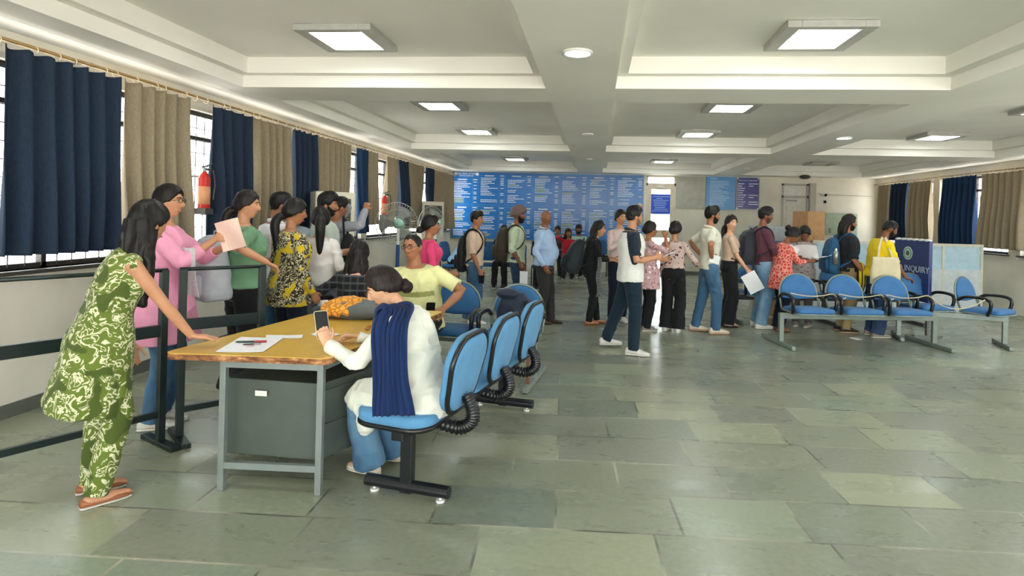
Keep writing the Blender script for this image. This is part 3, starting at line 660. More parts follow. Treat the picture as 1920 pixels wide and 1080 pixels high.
def beam_bench(p0, p1, label, z=.37, fd=.36, n=2, mat=None, ext=.0, fy=.0):
    """horizontal beam with end frames standing on foot bars; local X along the beam"""
    p0, p1 = v3((*p0, 0)), v3((*p1, 0)); d = p1 - p0; L = np.linalg.norm(d); rz = math.degrees(math.atan2(d[1], d[0]))
    t = thing('bench_frame', label, 'chair frame', tuple(p0), rz); mat = mat or GREYM
    MB().box((L / 2, 0, z), (L, .06, .07)).build('beam', mat, t, bevel=.004)
    for k in range(n):
        x = .03 + (L - .06) * k / (n - 1)
        MB().box((x, 0, z / 2), (.055, .05, z - .04)).build('leg', mat, t, bevel=.004); MB().box((x, fd * .2, .03), (.05, fd * 2, .05)).build('foot', mat, t, bevel=.006)
    return t
# bench behind the table end with two armchairs (the man in the yellow T-shirt sits on one), facing the viewpoint
beam_bench((-1.75, 5.5), (-.5, 5.36), 'grey beam frame under the two armchairs past the table', n=2, fd=.42)
armchair((-1.36, 5.46, 0), 176, 'blue armchair under the man in yellow T-shirt', 'armchairs past the table')
armchair((-.74, 5.39, 0), 174, 'empty blue armchair with a backpack on it, past the table', 'armchairs past the table')
t = thing('wooden_stick', 'thin brown wooden stick standing behind the linked chairs', 'stick', (-.56, 5.15, 0)); MB().box((0, 0, .34), (.028, .028, .68), (2, 0, 0)).build('shaft', plain('brown_wood', (116, 66, 46), .5), t)
# front bench on the right: armchairs facing the viewpoint, roped together
rb0, rb1 = (2.32, 7.62), (4.35, 7.94); dv = unit((rb1[0] - rb0[0], rb1[1] - rb0[1], 0)); rrz = math.degrees(math.atan2(dv[1], dv[0]))
beam_bench(rb0, rb1, 'long grey beam frame under the roped blue armchairs', n=2, fd=.42)
labs = ['leftmost roped blue armchair, in front of woman in red kurta', 'second roped blue armchair, in front of long haired man', 'third roped blue armchair, in front of man in yellow', 'fourth roped blue armchair, at the right end of the bench']
rope_pts = []
for k in range(3):
    p = v3((*rb0, 0)) + dv * (.36 + .615 * k); armchair(tuple(p), rrz + 180, labs[k], 'roped blue armchairs on the right', BLUE_R)
    for s in (-1, 1): q = p + dv * s * .27 - np.array((-dv[1], dv[0], 0)) * .1; rope_pts.append((q[0], q[1], .665)); 
    if k < 2: rope_pts.append(tuple((v3(rope_pts[-1]) + dv * .17 + (0, 0, -.045))))
rope_pts.append(tuple(v3(rope_pts[-1]) + dv * .35 + (0, 0, -.16))); rope_pts.append(tuple(v3(rope_pts[-1]) + dv * .4 + (0, 0, .12)))
P = []
for i in range(len(rope_pts) - 1):
    a, b = v3(rope_pts[i]), v3(rope_pts[i + 1])
    for k in range(4): s = k / 4; P.append(a * (1 - s) + b * s + np.array((0, 0, -.035 * math.sin(math.pi * s))))
P.append(v3(rope_pts[-1])); o = MB().tube(catmull(P, 3), .007, 8).build('rope', plain('jute_rope', (186, 178, 156), .8), smooth=True); tag(o, 'pale rope tied across the armrests of the right bench', 'rope')
# side row at the right end, backs to the queue (facing -X .. seen from behind)
for k, (x, y, lab) in enumerate(((4.46, 8.42, 'blue armchair at the corner by the enquiry sign, nearer one'), (5.1, 8.22, 'blue armchair at the right edge beside the enquiry sign'))):
    armchair((x, y, 0), 195 + 20 * k, lab, 'armchairs by the enquiry sign', BLUE_R)
beam_bench((4.1, 8.42), (5.3, 8.1), 'short grey beam frame under the armchairs by the sign', n=2, fd=.3)
# second bench behind the queue
beam_bench((2.12, 9.25), (5.0, 9.75), 'dark beam frame of the bench behind the queue', n=3, mat=plain('dark_enamel', (70, 74, 72), .4, .2))
dv2 = unit((2.88, .5, 0))
for k, lab in enumerate(('blue armchair behind the man in maroon shirt', 'blue armchair behind woman in red kurta', 'blue armchair behind the long haired man, rear bench', 'blue armchair behind the man in yellow, rear bench')):
    p = v3((2.12, 9.25, 0)) + dv2 * (.4 + .68 * k); armchair(tuple(p), 190, lab, 'rear bench armchairs', BLUE_R)
# ================================================================ TABLE
TZ = .76
t = thing('work_table', 'yellow laminate topped table with chipped edge and grey steel legs', 'table', (-1.75, 3.7, 0))
o_ = v3((1.75, -3.7, 0)); c4 = [(-2.29, 2.93), (-1.385, 2.985), (-1.185, 4.60), (-2.06, 4.62)]
def rpoly(c, r, n=5):
    out = []; m = len(c)
    for i in range(m):
        p, a, b = v3(c[i]), v3(c[i - 1]), v3(c[(i + 1) % m]); q0 = p + unit(np.append(a - p, 0))[:2] * r; q1 = p + unit(np.append(b - p, 0))[:2] * r
        for k in range(n + 1): s = k / n; out.append(tuple((1 - s) ** 2 * q0 + 2 * s * (1 - s) * p + s * s * q1))
    return out
pl = [(x + 1.75, y - 3.7) for x, y in rpoly(c4, .06)]
tt = NT('yellow_laminate'); nz = tt.n('TexNoise', i_Scale=3.0, i_Detail=5.0); tt.l(tt.coord(scale=(2.5, .8, 1)), nz.inputs['Vector']); n2_ = tt.n('TexNoise', i_Scale=60.0, i_Detail=3.0); tt.l(tt.coord(scale=(3, .6, 1)), n2_.inputs['Vector'])
tt.col(tt.mix(.25, tt.ramp(nz.outputs[0], [(.3, lin((206, 160, 62))), (.6, lin((222, 178, 76))), (.8, lin((212, 170, 80)))]), tt.ramp(n2_.outputs[0], [(.3, lin((150, 110, 50))), (.7, lin((222, 186, 100)))]))); tt.set(.3)
MB().prism(pl, TZ - .004, TZ).build('laminate_top', tt.m, t)
te = NT('chipped_edge'); nz = te.n('TexNoise', i_Scale=18.0, i_Detail=5.0); te.l(te.coord(scale=(1, 1, 3)), nz.inputs['Vector']); te.col(te.ramp(nz.outputs[0], [(.35, lin((86, 52, 30))), (.55, lin((150, 98, 58))), (.7, lin((196, 150, 100)))])); te.set(.8); te.bump(nz.outputs[0], .8, .01)
MB().prism([(x * .999, y * .999) for x, y in pl], TZ - .036, TZ - .004).build('wooden_board', te.m, t)
LEGM = plain('grey_leg_enamel', (128, 136, 134), .4, .3)
legs = [(-2.0, 3.03), (-1.46, 3.06), (-1.27, 4.5), (-1.98, 4.5)]
for (x, y) in legs: MB().box((x + 1.75, y - 3.7, (TZ - .036) / 2), (.035, .035, TZ - .036)).build('leg', LEGM, t, bevel=.003)
fr = MB()
for i in range(4):
    a, b = v3((*legs[i], .7)) + o_, v3((*legs[(i + 1) % 4], .7)) + o_; d = unit(b - a); m_ = (a + b) / 2; rz = math.degrees(math.atan2(d[1], d[0])); Ln = np.linalg.norm(b - a)
    fr.box(m_, (Ln - .03, .03, .05), (0, 0, rz))
    if i in (0, 2): fr.box(m_ - (0, 0, .56), (Ln - .03, .03, .035), (0, 0, rz))
fr.build('frame_rail', LEGM, t)
CABM = plain('grey_green_steel', (86, 94, 88), .38, .25, var=.12, scale=5); cb = MB().prism([(x + 1.75, y - 3.7) for x, y in ((-2.06, 3.13), (-1.485, 3.11), (-1.36, 3.42), (-1.36, 3.62), (-2.05, 3.68))], .16, .585); cab = cb.build('drawer_cabinet', CABM, t, bevel=.006)
q0, q1 = v3((-1.485, 3.11, 0)) + o_, v3((-1.36, 3.42, 0)) + o_; dd = unit(q1 - q0); rz = math.degrees(math.atan2(dd[1], dd[0])); mm = (q0 + q1) / 2; nn = np.array((dd[1], -dd[0], 0))
MB().box(mm + nn * .004 + (0, 0, .46), (.29, .012, .17), (0, 0, rz)).build('drawer', CABM, cab, bevel=.003); MB().box(mm + nn * .004 + (0, 0, .27), (.29, .012, .17), (0, 0, rz)).build('drawer', CABM, cab, bevel=.003)
MB().box(v3((-1.83, 3.105, .515)) + o_, (.07, .004, .03), (0, 0, 0)).build('paint_scar', plain('bare_white', (222, 222, 214), .5), cab, bevel=.0015)
# papers, pens on the table
PAPER = plain('paper', (232, 234, 236), .6, var=.02); PAPER2 = plain('printed_paper', (236, 232, 238), .6, var=.05, scale=40)
def sheet(pts, z, name, label, mat=PAPER, cat='paper', group=None, lines=True, seed=1):
    """a paper lying on the table given its four corners (x, y)"""
    P = [v3((x, y, 0)) for x, y in pts]; c = sum(P) / 4; t = thing(name, label, cat, (c[0], c[1], z), 0, group); G = np.zeros((8, 8, 3))
    for i in range(8):
        for j in range(8):
            a, b = i / 7, j / 7; G[i, j] = (P[0] * (1 - a) * (1 - b) + P[1] * a * (1 - b) + P[2] * a * b + P[3] * (1 - a) * b) - c + (0, 0, .001 + .003 * (abs(a - .5) * 2) ** 4)
    MB().slab(G, .0009).build('paper', mat, t, smooth=False)
    return t
Zt = lambda px, py: tuple(PZ(px, py, TZ))[:2]
sheet([Zt(404, 661), Zt(494, 661), Zt(533, 634), Zt(452, 633)], TZ + .001, 'form', 'printed form with a pink stamp under two pens on table', PAPER2)
sheet([Zt(498, 634), Zt(566, 635), Zt(568, 629), Zt(499, 629)], TZ + .001, 'paper_slip', 'long white paper slip on table behind the pens')
sheet([Zt(583, 628), Zt(612, 634), Zt(640, 628), Zt(606, 620)], TZ + .001, 'paper', 'white paper lying beyond the raised phone')
sheet([Zt(762, 578), Zt(806, 594), Zt(800, 600), Zt(750, 590)], TZ + .001, 'paper', 'white paper on far table corner before the man in yellow')
p = PZ(470, 650, TZ); o = MB().box((0, 0, 0), (.035, .025, .0006)).build('stamp_mark', plain('pink_ink', (232, 160, 190), .6)); o.location = (p.x, p.y, TZ + .0045); tag(o, 'pink stamp mark on the printed form', 'stamp')
for (a, b, mat, r_, lab) in ((Zt(441, 644), Zt(500, 643), plain('dark_green_pen', (28, 60, 52), .3), .006, 'thick dark green and red pen lying on the form'), (Zt(455, 649), Zt(490, 647), BLK, .004, 'slim black pen lying on the form nearer the edge')):
    a, b = v3(a), v3(b); L_ = np.linalg.norm(b - a); t = thing('pen', lab, 'pen', (*((a + b) / 2), TZ + .009), math.degrees(math.atan2(*(b - a)[::-1])))
    MB().tube([(-L_ / 2, 0, 0), (-L_ / 2 + .012, 0, 0), (L_ * .1, 0, 0)], [.002, r_, r_], 10).build('barrel', mat, t, smooth=True); MB().tube([(L_ * .1, 0, 0), (L_ / 2, 0, 0)], r_ * 1.1, 10).build('cap', plain('red_plastic', (150, 28, 40), .35) if r_ > .005 else STEEL, t)
# ================================================================ queue barrier left
def barrier(a, b, label, htop=1.13, low=.76):
    a, b = v3((*a, 0)), v3((*b, 0)); d = b - a; L_ = np.linalg.norm(d); t = thing('queue_barrier', label, 'barrier', tuple(a), math.degrees(math.atan2(d[1], d[0])))
    DB = plain('dark_green_steel', (30, 42, 42), .4, .3); MB().tube([(0, 0, htop), (L_, 0, htop)], .013, 10).build('top_rail', DB, t, smooth=True)
    for x in (.02, L_ - .02): MB().box((x, 0, htop / 2), (.045, .045, htop)).build('post', DB, t, bevel=.004); MB().box((x, 0, .015), (.06, .4, .03)).build('foot', DB, t, bevel=.004)
    MB().box((L_ / 2, 0, low), (L_ - .06, .035, .075)).build('lower_rail', DB, t, bevel=.003); MB().box((L_ / 2, 0, .2), (L_ - .06, .03, .04)).build('bottom_rail', DB, t, bevel=.003)
barrier((-2.72, 3.62), (-2.36, 4.02), 'dark green steel queue barrier beside woman in green shirt')
barrier((-3.2, 2.7), (-2.76, 3.56), 'dark green steel queue barrier behind the woman in olive dress', low=.74)
# ================================================================ enquiry area right
WB = plain('partition_laminate', (196, 204, 208), .4); WG = plain('partition_glass', (176, 204, 220), .15)
def partition(a, b, label, h=1.24):
    a, b = v3((*a, 0)), v3((*b, 0)); d = b - a; L_ = np.linalg.norm(d); t = thing('office_partition', label, 'partition', tuple(a), math.degrees(math.atan2(d[1], d[0])))
    MB().box((L_ / 2, 0, .4), (L_, .05, .8)).build('lower_panel', WB, t); MB().box((L_ / 2, 0, 1.0), (L_ - .06, .012, .4)).build('glass_panel', WG, t)
    f = MB().box((L_ / 2, 0, h - .02), (L_, .05, .04)); 
    for x in (.02, L_ / 2, L_ - .02): f.box((x, 0, h / 2), (.04, .055, h))
    f.build('frame', plain('partition_frame', (206, 200, 184), .45), t)
partition((3.72, 10.5), (5.2, 10.62), 'pale blue office partition behind the long haired man'); partition((5.25, 10.62), (6.6, 10.75), 'pale blue office partition at the right edge'); 
t = thing('counter', 'light counter desk behind the office partition', 'desk', (5.6, 11.4, 0)); MB().box((0, 0, .74), (2.4, .6, .04)).build('desk_top', plain('brown_laminate', (170, 130, 92), .5), t); MB().box((0, 0, .36), (2.3, .5, .72)).build('desk_body', WB, t)
for x, y, w_, z0, z1, nm, rgb, lab in ((3.1, 10.9, .62, 1.1, 1.46, 'printer', (150, 156, 160), 'grey office printer on a cabinet behind maroon shirt man'),):
    t = thing(nm, lab, 'printer', (x, y, z0)); MB().box((0, 0, (z1 - z0) / 2), (w_, .5, z1 - z0)).build('body', plain('printer_grey', rgb, .5), t, bevel=.03); MB().box((0, -.255, .06), (w_ * .9, .03, .09)).build('front_band', plain('printer_blue', (60, 84, 120), .4), t)
t = thing('storage_cabinet', 'pale grey storage cabinet carrying the printer and cardboard box', 'cabinet', (3.4, 11.0, 0)); MB().box((0, 0, .55), (1.3, .5, 1.1)).build('body', plain('cab_pale', (190, 192, 186), .5), t, bevel=.006); MB().box((-.32, -.253, .55), (.58, .01, 1.0)).build('door', plain('cab_pale2', (184, 186, 180), .5), t); MB().box((.32, -.253, .55), (.58, .01, 1.0)).build('door', plain('cab_pale2', (184, 186, 180), .5), t)
CARD = plain('cardboard', (178, 138, 96), .8, var=.1)
t = thing('cardboard_box', 'tall brown cardboard box standing on the pale cabinet', 'box', (3.82, 11.0, 1.1), 20); MB().box((0, 0, .32), (.36, .4, .64)).build('carton', CARD, t, bevel=.004); MB().box((0, 0, .642), (.05, .4, .004)).build('tape', plain('tape', (196, 170, 120), .3), t)
t = thing('cardboard_box', 'brown carton on floor behind the man in maroon shirt', 'box', (2.95, 10.2, 0), 5); MB().box((0, 0, .45), (.45, .4, .9)).build('carton', CARD, t, bevel=.004); MB().box((0, 0, .902), (.05, .4, .004)).build('tape', plain('tape', (196, 170, 120), .3), t)
# NO INQUIRY PLEASE sign
NAVYS = plain('navy_sign', (44, 58, 112), .35); q = PY(1679, 500, 9.25); t = thing('enquiry_sign', 'navy standing sign reading NO INQUIRY PLEASE with round emblem', 'sign', (q.x + .056, 9.25 - .356, 0), -81)
MB().box((0, 0, .905), (.72, .05, .85)).build('sign_panel', NAVYS, t, bevel=.006)
for s in (-.3, .3): MB().box((s, .02, .24), (.04, .04, .48)).build('leg', STEEL, t); MB().box((s, .02, .015), (.05, .4, .03)).build('foot', STEEL, t)
a_ = np.linspace(0, 2 * math.pi, 28, endpoint=False); MB().cyl((-.06, -.026, 1.14), (-.06, -.031, 1.14), .095, 28).build('emblem', plain('emblem_pale', (176, 206, 190), .5), t)
MB().cyl((-.06, -.031, 1.14), (-.06, -.034, 1.14), .035, 20).tube([(-.06 + .072 * math.cos(q), -.032, 1.14 + .072 * math.sin(q)) for q in a_], .004, 5, closed=True).build('emblem_centre', plain('emblem_dark', (60, 96, 96), .5), t)
SILV = plain('sign_lettering', (170, 186, 204), .4)
text('sign_writing', 'NO INQUIRY', .125, SILV, upright(0, -.027, .92), t); text('sign_writing', 'PLEASE', .125, SILV, upright(.03, -.027, .74), t)
m_ = MB()
for k in range(6): m_.ell((-.3 + k * .12, 0, 1.335), (.07, .035, .022), 10, 6)
m_.build('plastic_wrap', plain('clear_plastic', (220, 224, 226), .2), t, smooth=True)
# loose paper on the floor
p = PZ(1604, 635, 0); o = MB().box((0, 0, .001), (.1, .13, .002), (0, 0, 30)).build('paper_scrap', PAPER); o.location = (p.x, p.y, 0); tag(o, 'small white paper scrap on the floor under the right bench', 'paper')
# ================================================================ benches at the far end
def simple_chair(loc, rz, label, group):
    t = thing('waiting_chair', label, 'chair', loc, rz, group); cushion(MB(), rrect(.47, .45, .06, 3), .05, .015, (rotm(0), (0, .03, .445))).build('seat', BLUE_D, t, smooth=True)
    cushion(MB(), rrect(.46, .42, .12, 5), .04, .012, (rotm(80, 0, 180), (0, -.22, .73))).build('backrest', BLUE_D, t, smooth=True)
    for s in (-1, 1): MB().tube([(s * .22, -.2, 0), (s * .22, -.22, .6)], .013, 6).build('leg', CH_BLK, t); MB().tube([(s * .22, .22, 0), (s * .22, .2, .43)], .013, 6).build('leg', CH_BLK, t)
    return t
fc = simple_chair((-2.93, 12.1, 0), -100, 'blue chair under the man bending over papers', 'far waiting chairs')
far = [(-2.35, 12.55, 180, 'blue chair behind the boy in beige shirt, far row'), (-1.72, 12.62, 180, 'blue chair under the man in dark T-shirt, far row'), (-1.1, 12.6, 180, 'blue chair behind the man with turban, far row'), (-.95, 15.35, 180, 'blue chair by far wall under the woman in brown'), (-.6, 14.7, 180, 'blue chair under woman in red by far wall'), (-.42, 15.45, 180, 'blue chair by far wall under the bearded man'), (.1, 15.4, 180, 'blue chair by far wall, first right of the bearded man'), (.65, 15.4, 180, 'blue chair by far wall, second right of the bearded man')]
for x, y, rz, lab in far: dup(fc, (x, y, 0), rz, lab, 'far waiting chairs')
# ================================================================ PEOPLE
def sm(a, b, x): t = np.clip((x - a) / (b - a), 0, 1); return t * t * (3 - 2 * t)
def rot_axis(ax, ang): return np.array(Matrix.Rotation(R(ang), 3, Vector(ax)))
def ik(a, b, l1, l2, pole):
    a, b = v3(a), v3(b); d = b - a; L = np.linalg.norm(d); u = d / L
    if L > (l1 + l2) * .999: L = (l1 + l2) * .999; b = a + u * L
    L = max(L, abs(l1 - l2) * 1.05 + .01)
    x = (l1 * l1 - l2 * l2 + L * L) / (2 * L); h = math.sqrt(max(l1 * l1 - x * x, 0))
    p = v3(pole); p = p - u * np.dot(p, u); p = unit(p); return a + u * x + p * h, b
# torso sections: distance up the spine, half width, half depth, forward shift  (1.72 m figure)
PROF = {'m': [(-.13, .10, .085, 0), (-.10, .150, .108, 0), (-.03, .166, .118, -.004), (.04, .160, .112, 0), (.12, .148, .108, .004), (.22, .156, .112, .004), (.32, .172, .120, .004), (.38, .172, .116, 0), (.425, .156, .100, -.006), (.46, .118, .084, -.010), (.48, .088, .074, -.010), (.50, .070, .062, -.008)],
        'f': [(-.13, .10, .085, 0), (-.10, .155, .108, -.004), (-.03, .172, .120, -.01), (.04, .158, .108, -.004), (.13, .128, .092, .002), (.22, .138, .098, .004), (.31, .150, .122, .022), (.37, .150, .112, .014), (.42, .136, .090, -.004), (.455, .098, .072, -.008), (.475, .072, .062, -.008), (.50, .058, .054, -.006)]}
def head_verts(D):
    """points of the head surface for unit directions D, head frame: +Y face, +Z up, origin mid-head"""
    x, y, z = D[:, 0], D[:, 1], D[:, 2]
    a = .0745 * (1 - .20 * sm(.1, -.9, z)); b = np.where(y > 0, .090, .102 * (1 - .28 * sm(.0, -.8, z))); c = np.where(z > 0, .112, .116)
    r = 1 / np.sqrt((x / a) ** 2 + (y / b) ** 2 + (z / c) ** 2); P = D * r[:, None]
    f = sm(.15, .6, y)
    X, Z = P[:, 0], P[:, 2]; g = lambda cx, cz, sx, sz: np.exp(-((X - cx) / sx) ** 2 - ((Z - cz) / sz) ** 2)
    nose = np.exp(-(X / (.0085 + .006 * sm(.01, -.03, Z))) ** 2) * sm(.03, -.02, Z) * sm(-.043, -.031, Z) * .024
    dy = nose + .007 * g(0, -.062, .022, .006) + .006 * g(0, -.072, .018, .006) - .004 * g(0, -.0665, .02, .0025) + .010 * g(0, -.098, .022, .014) + .005 * (g(.03, .034, .02, .009) + g(-.03, .034, .02, .009)) \
        - .012 * (g(.031, .012, .016, .011) + g(-.031, .012, .016, .011)) + .006 * (g(.04, -.02, .02, .018) + g(-.04, -.02, .02, .018)) - .004 * g(0, -.048, .03, .006)
    P[:, 1] += dy * f
    P[:, 1] -= .006 * sm(.0, -.05, Z) * f * (np.abs(X) > .03)
    return P
_th = np.linspace(0, math.pi, 49)[1:-1]; _ph = np.linspace(0, 2 * math.pi, 64, endpoint=False)
SPH_D = np.array([(0, 0, 1.)] + [(math.sin(t) * math.sin(p), math.sin(t) * math.cos(p), math.cos(t)) for t in _th for p in _ph] + [(0, 0, -1.)])
def _sphF(n=64, m=48):
    F = [(0, 1 + (j + 1) % n, 1 + j) for j in range(n)]
    for i in range(m - 2):
        for j in range(n): F.append((1 + i * n + j, 1 + i * n + (j + 1) % n, 1 + (i + 1) * n + (j + 1) % n, 1 + (i + 1) * n + j))
    L = 1 + (m - 1) * n; F += [(L, 1 + (m - 2) * n + j, 1 + (m - 2) * n + (j + 1) % n) for j in range(n)]; return F
SPH_F = _sphF(); HEADP = head_verts(SPH_D)
def hair_mask(style):
    x, y, z = SPH_D.T; P = HEADP
    az = np.abs(np.arctan2(x, y))  # 0 = face, pi = back of head
    el = np.arcsin(np.clip(z, -1, 1))
    if style in ('short', 'fade', 'flat'): line = np.interp(az, [0, .55, .95, 1.15, 1.55, 1.85, 2.2, math.pi], [.60, .62, .50, .08, -.02, -.25, -.55, -.62])
    elif style == 'receding': line = np.interp(az, [0, .35, .7, .95, 1.15, 1.55, 1.85, 2.2, math.pi], [.78, .92, .75, .5, .1, 0, -.25, -.5, -.55])
    elif style == 'fringe': line = np.interp(az, [0, .5, .95, 1.2, 1.55, 1.85, 2.2, math.pi], [.50, .45, .15, -.2, -.3, -.5, -.7, -.75])
    elif style == 'bald': line = np.interp(az, [0, 1.2, 1.5, 2.0, math.pi], [3, 3, .25, .18, .12]) ; return sm(-.05, .06, el - np.interp(az, [0, 1.3, 1.6, 2, math.pi], [2, 2, -.05, -.5, -.6])) * sm(.45, .3, el)
    else: line = np.interp(az, [0, .3, .75, 1.05, 1.4, 1.7, 2.2, math.pi], [.70, .66, .42, .05, -.05, -.35, -.6, -.68])
    return sm(-.04, .06, el - line + .05 * vnoise(SPH_D * 9))
def beard_mask():
    x, y, z = SPH_D.T; az = np.abs(np.arctan2(x, y)); el = np.arcsin(np.clip(z, -1, 1)); X, Z = HEADP[:, 0], HEADP[:, 2]
    top = np.interp(az, [0, .35, .6, 1.0, 1.35, 1.6], [-.47, -.48, -.5, -.35, 0, .05]); m = sm(.06, -.04, el - top) * sm(1.62, 1.4, az) * sm(-1.45, -1.2, el)
    mouth = np.exp(-(X / .02) ** 4 - ((Z + .0665) / .006) ** 4) * (y > 0); return m * (1 - mouth)

EYE_M = [plain('eye_white', (205, 200, 195), .25), plain('iris_dark', (28, 18, 14), .15)]
LIP_M = plain('lips', (150, 88, 80), .45); LIP_D = plain('lips_dark', (110, 66, 58), .5); LIP_R = plain('lips_red', (172, 62, 70), .4)
GLSM = plain('spectacle_frame', (34, 26, 26), .3)
CANVAS = []
def person(label, loc, rz, h=1.70, sex='m', girth=1., skin=(166, 118, 88), hair=('short', (20, 17, 16)), top=None, pants=None, shoes=None, pelvis=None, lean=(0, 0), twist=0, side=0, head=(0, 0, 0), neckf=0,
           rh=None, lh=None, rpole=None, lpole=None, rf=None, lf=None, rhand=None, lhand=None, belly=0., beard=None, glasses=False, vox=.0075, face=True, group=None, sleeve_r=None, tag_='person', lips=None, toe=(8, -8), kneedir=None, collar=None, hairfn=None, bare=None):
    def tl_(p):
        if p is None or p[0] != 'w': return p
        d = Matrix.Rotation(-R(rz), 3, 'Z') @ Vector((p[1][0] - loc[0], p[1][1] - loc[1], p[1][2])); return tuple(d)
    rh, lh, rf, lf, rpw, lpw = tl_(rh), tl_(lh), tl_(rf), tl_(lf), rpole and rpole[0] == 'w', lpole and lpole[0] == 'w'; rpole, lpole = tl_(rpole), tl_(lpole)
    S = h / 1.72; T = thing('person', label, 'person', tuple(loc) + ((0,) if len(loc) == 2 else ()), rz, group); SK = skin_mat(skin); J = {}
    pv = v3(pelvis if pelvis is not None else (0, 0, .94)) * (S if pelvis is None else 1)
    # spine
    ts = np.linspace(0, .62, 63); pts = [pv.copy()]; frames = []
    rgt = np.array((1., 0, 0))
    for i, t in enumerate(ts):
        k = sm(.05, .42, t); ang = -(lean[0] + (lean[1] - lean[0]) * k); M = rotm(0, side, 0) @ rotm(ang, 0, 0); M = M @ rotm(0, 0, twist * sm(.0, .4, t)); frames.append(M)
        if i: pts.append(pts[-1] + M[:, 2] * (ts[1] - ts[0]) * S)
    pts = np.array(pts)
    def sp(t):
        if t <= 0: return pts[0] + frames[0][:, 2] * t * S, frames[0]
        i = min(int(round(t / (ts[1] - ts[0]))), len(ts) - 1); return pts[i], frames[i]
    def ring(t, rx, ry, fy, infl=0., n=28, ex=2.4, tm=None):
        c, M = sp(t); a = np.linspace(0, 2 * math.pi, n, endpoint=False); ca, sa = np.cos(a), np.sin(a)
        px = np.sign(ca) * np.abs(ca) ** (2 / ex) * (rx * girth * S + infl); py = np.sign(sa) * np.abs(sa) ** (2 / ex) * (ry * girth * S + infl)
        bl = belly * math.exp(-((t - .12) / .13) ** 2); py = np.where(py > 0, py + bl * (py / (ry * S)), py); 
        return c + np.outer(px, M[:, 0]) + np.outer(py + fy * S, M[:, 1])
    prof = PROF[sex]
    # joints
    shw = (.168 if sex == 'm' else .148) * S * (1 + (girth - 1) * .5); cS, MS = sp(.425); J['chest'] = (cS, MS); J['pelvis'] = (pv, frames[0])
    sh = {s: cS + MS[:, 0] * s * shw + MS[:, 1] * -.008 for s in (1, -1)}
    ua, fa = .285 * S, .250 * S; W_, E_ = {}, {}
    for s, tgt, pole in ((1, rh, rpole), (-1, lh, lpole)):
        if tgt is None: tgt = sh[s] + np.array((s * .035, .04, -.53)) * S
        if (rpw if s == 1 else lpw): pole = v3(pole) - sh[s]
        if pole is None: pole = (s * .5, -1, -.25)
        E_[s], W_[s] = ik(sh[s], tgt, ua, fa, pole)
    cH, MH = frames[0][:, 0], None
    hp = {s: pv + frames[0][:, 0] * s * .088 * S - frames[0][:, 2] * .03 * S for s in (1, -1)}
    tl, sl = .417 * S, .414 * S; K_, A_ = {}, {}; az_ = .088 * S if True else 0
    for s, tgt in ((1, rf), (-1, lf)):
        if tgt is None: tgt = (s * .10 * S, -.02, az_)
        elif len(tgt) == 2: tgt = (tgt[0], tgt[1], az_)
        K_[s], A_[s] = ik(hp[s], tgt, tl, sl, kneedir or (s * .12, 1, .1))
    # head
    cN, MN = sp(.50); nd = rotm(-head[1] * .4 - neckf, 0, 0) @ (MN[:, 2] if True else 0); nd = unit(nd); hm = rotm(0, 0, head[0]) @ rotm(-head[1], 0, 0) @ rotm(0, head[2], 0)
    nt = cN + nd * .055 * S; hc = nt + hm[:, 2] * .098 * S + hm[:, 1] * .022 * S; HS = S * (1.0 if sex == 'm' else .975) * 1.0
    HS = max(HS, .95); toH = lambda P: (np.asarray(P, float) * HS) @ hm.T + hc
    J['head'] = (hc, hm, HS); J['wrist'] = W_; J['elbow'] = E_; J['shoulder'] = sh; J['knee'] = K_; J['ankle'] = A_
    # ---- body
    b = MB()
    b.rings([ring(*p) for p in prof])
    b.tube([cN - MN[:, 2] * .04 * S, cN + nd * .02 * S, nt + hm[:, 2] * .02, hc + hm[:, 1] * -.012 - hm[:, 2] * .03], np.array([.062, .054, .050, .05]) * S * (1 if sex == 'm' else .86) * (1 + (girth - 1) * .6), 16)
    V = toH(HEADP); b.add(V, SPH_F)
    for s in (1, -1):
        b.ell(toH((s * .074, -.008, -.004)), np.array((.010, .017, .031)) * HS, 10, 8, rot=hm @ rotm(-8, s * 10, s * 18))
        b.tube([sh[s] - MS[:, 0] * s * .05 * S, sh[s] + MS[:, 0] * s * .0, sh[s] * .65 + E_[s] * .35, E_[s], E_[s] * .7 + W_[s] * .3, W_[s]], np.array([.052, .054, .046, .037, .039, .026]) * S * (1 if sex == 'm' else .86) * girth ** .5, 14, dome=True)
        b.tube([hp[s] + (0, 0, .03), hp[s] * .7 + K_[s] * .3, K_[s], K_[s] * .7 + A_[s] * .3, A_[s]], np.array([.085, .082, .056, .055, .038]) * S * girth ** .5, 14, dome=True)
        fd = rotm(0, 0, toe[0] if s == 1 else toe[1]) @ np.array((0, 1., 0)); f0 = A_[s] - (0, 0, .05 * S)
        b.tube([f0 - fd * .04 * S, f0 + fd * .05 * S - (0, 0, .005), f0 + fd * .15 * S - (0, 0, .018 * S)], np.array([.032, .036, .022]) * S, 10, dome=True)
        # hand
        hd = (rhand if s == 1 else lhand) or {}; fdir = unit(W_[s] - E_[s]); d = unit(hd.get('d', fdir)); nrm = v3(hd.get('n', (-s, 0.15, 0))); nrm = unit(nrm - d * np.dot(nrm, d)); side_ = np.cross(d, nrm)
        if np.dot(side_, v3(hd.get('thumb', (0, 1, .25)))) < 0: side_ = -side_
        q = S * (1 if sex == 'm' else .92); curl = hd.get('curl', 22); w0 = W_[s]; J.setdefault('hand', {})[s] = (w0 + d * .10 * q, d, nrm, side_)
        Mh = np.column_stack([side_, d, nrm]); b.tube([w0 - d * .01, w0 + d * .03 * q, w0 + d * .075 * q, w0 + d * .092 * q], np.array([.024, .036, .042, .038]) * q, 12, flat=.42, up=nrm)
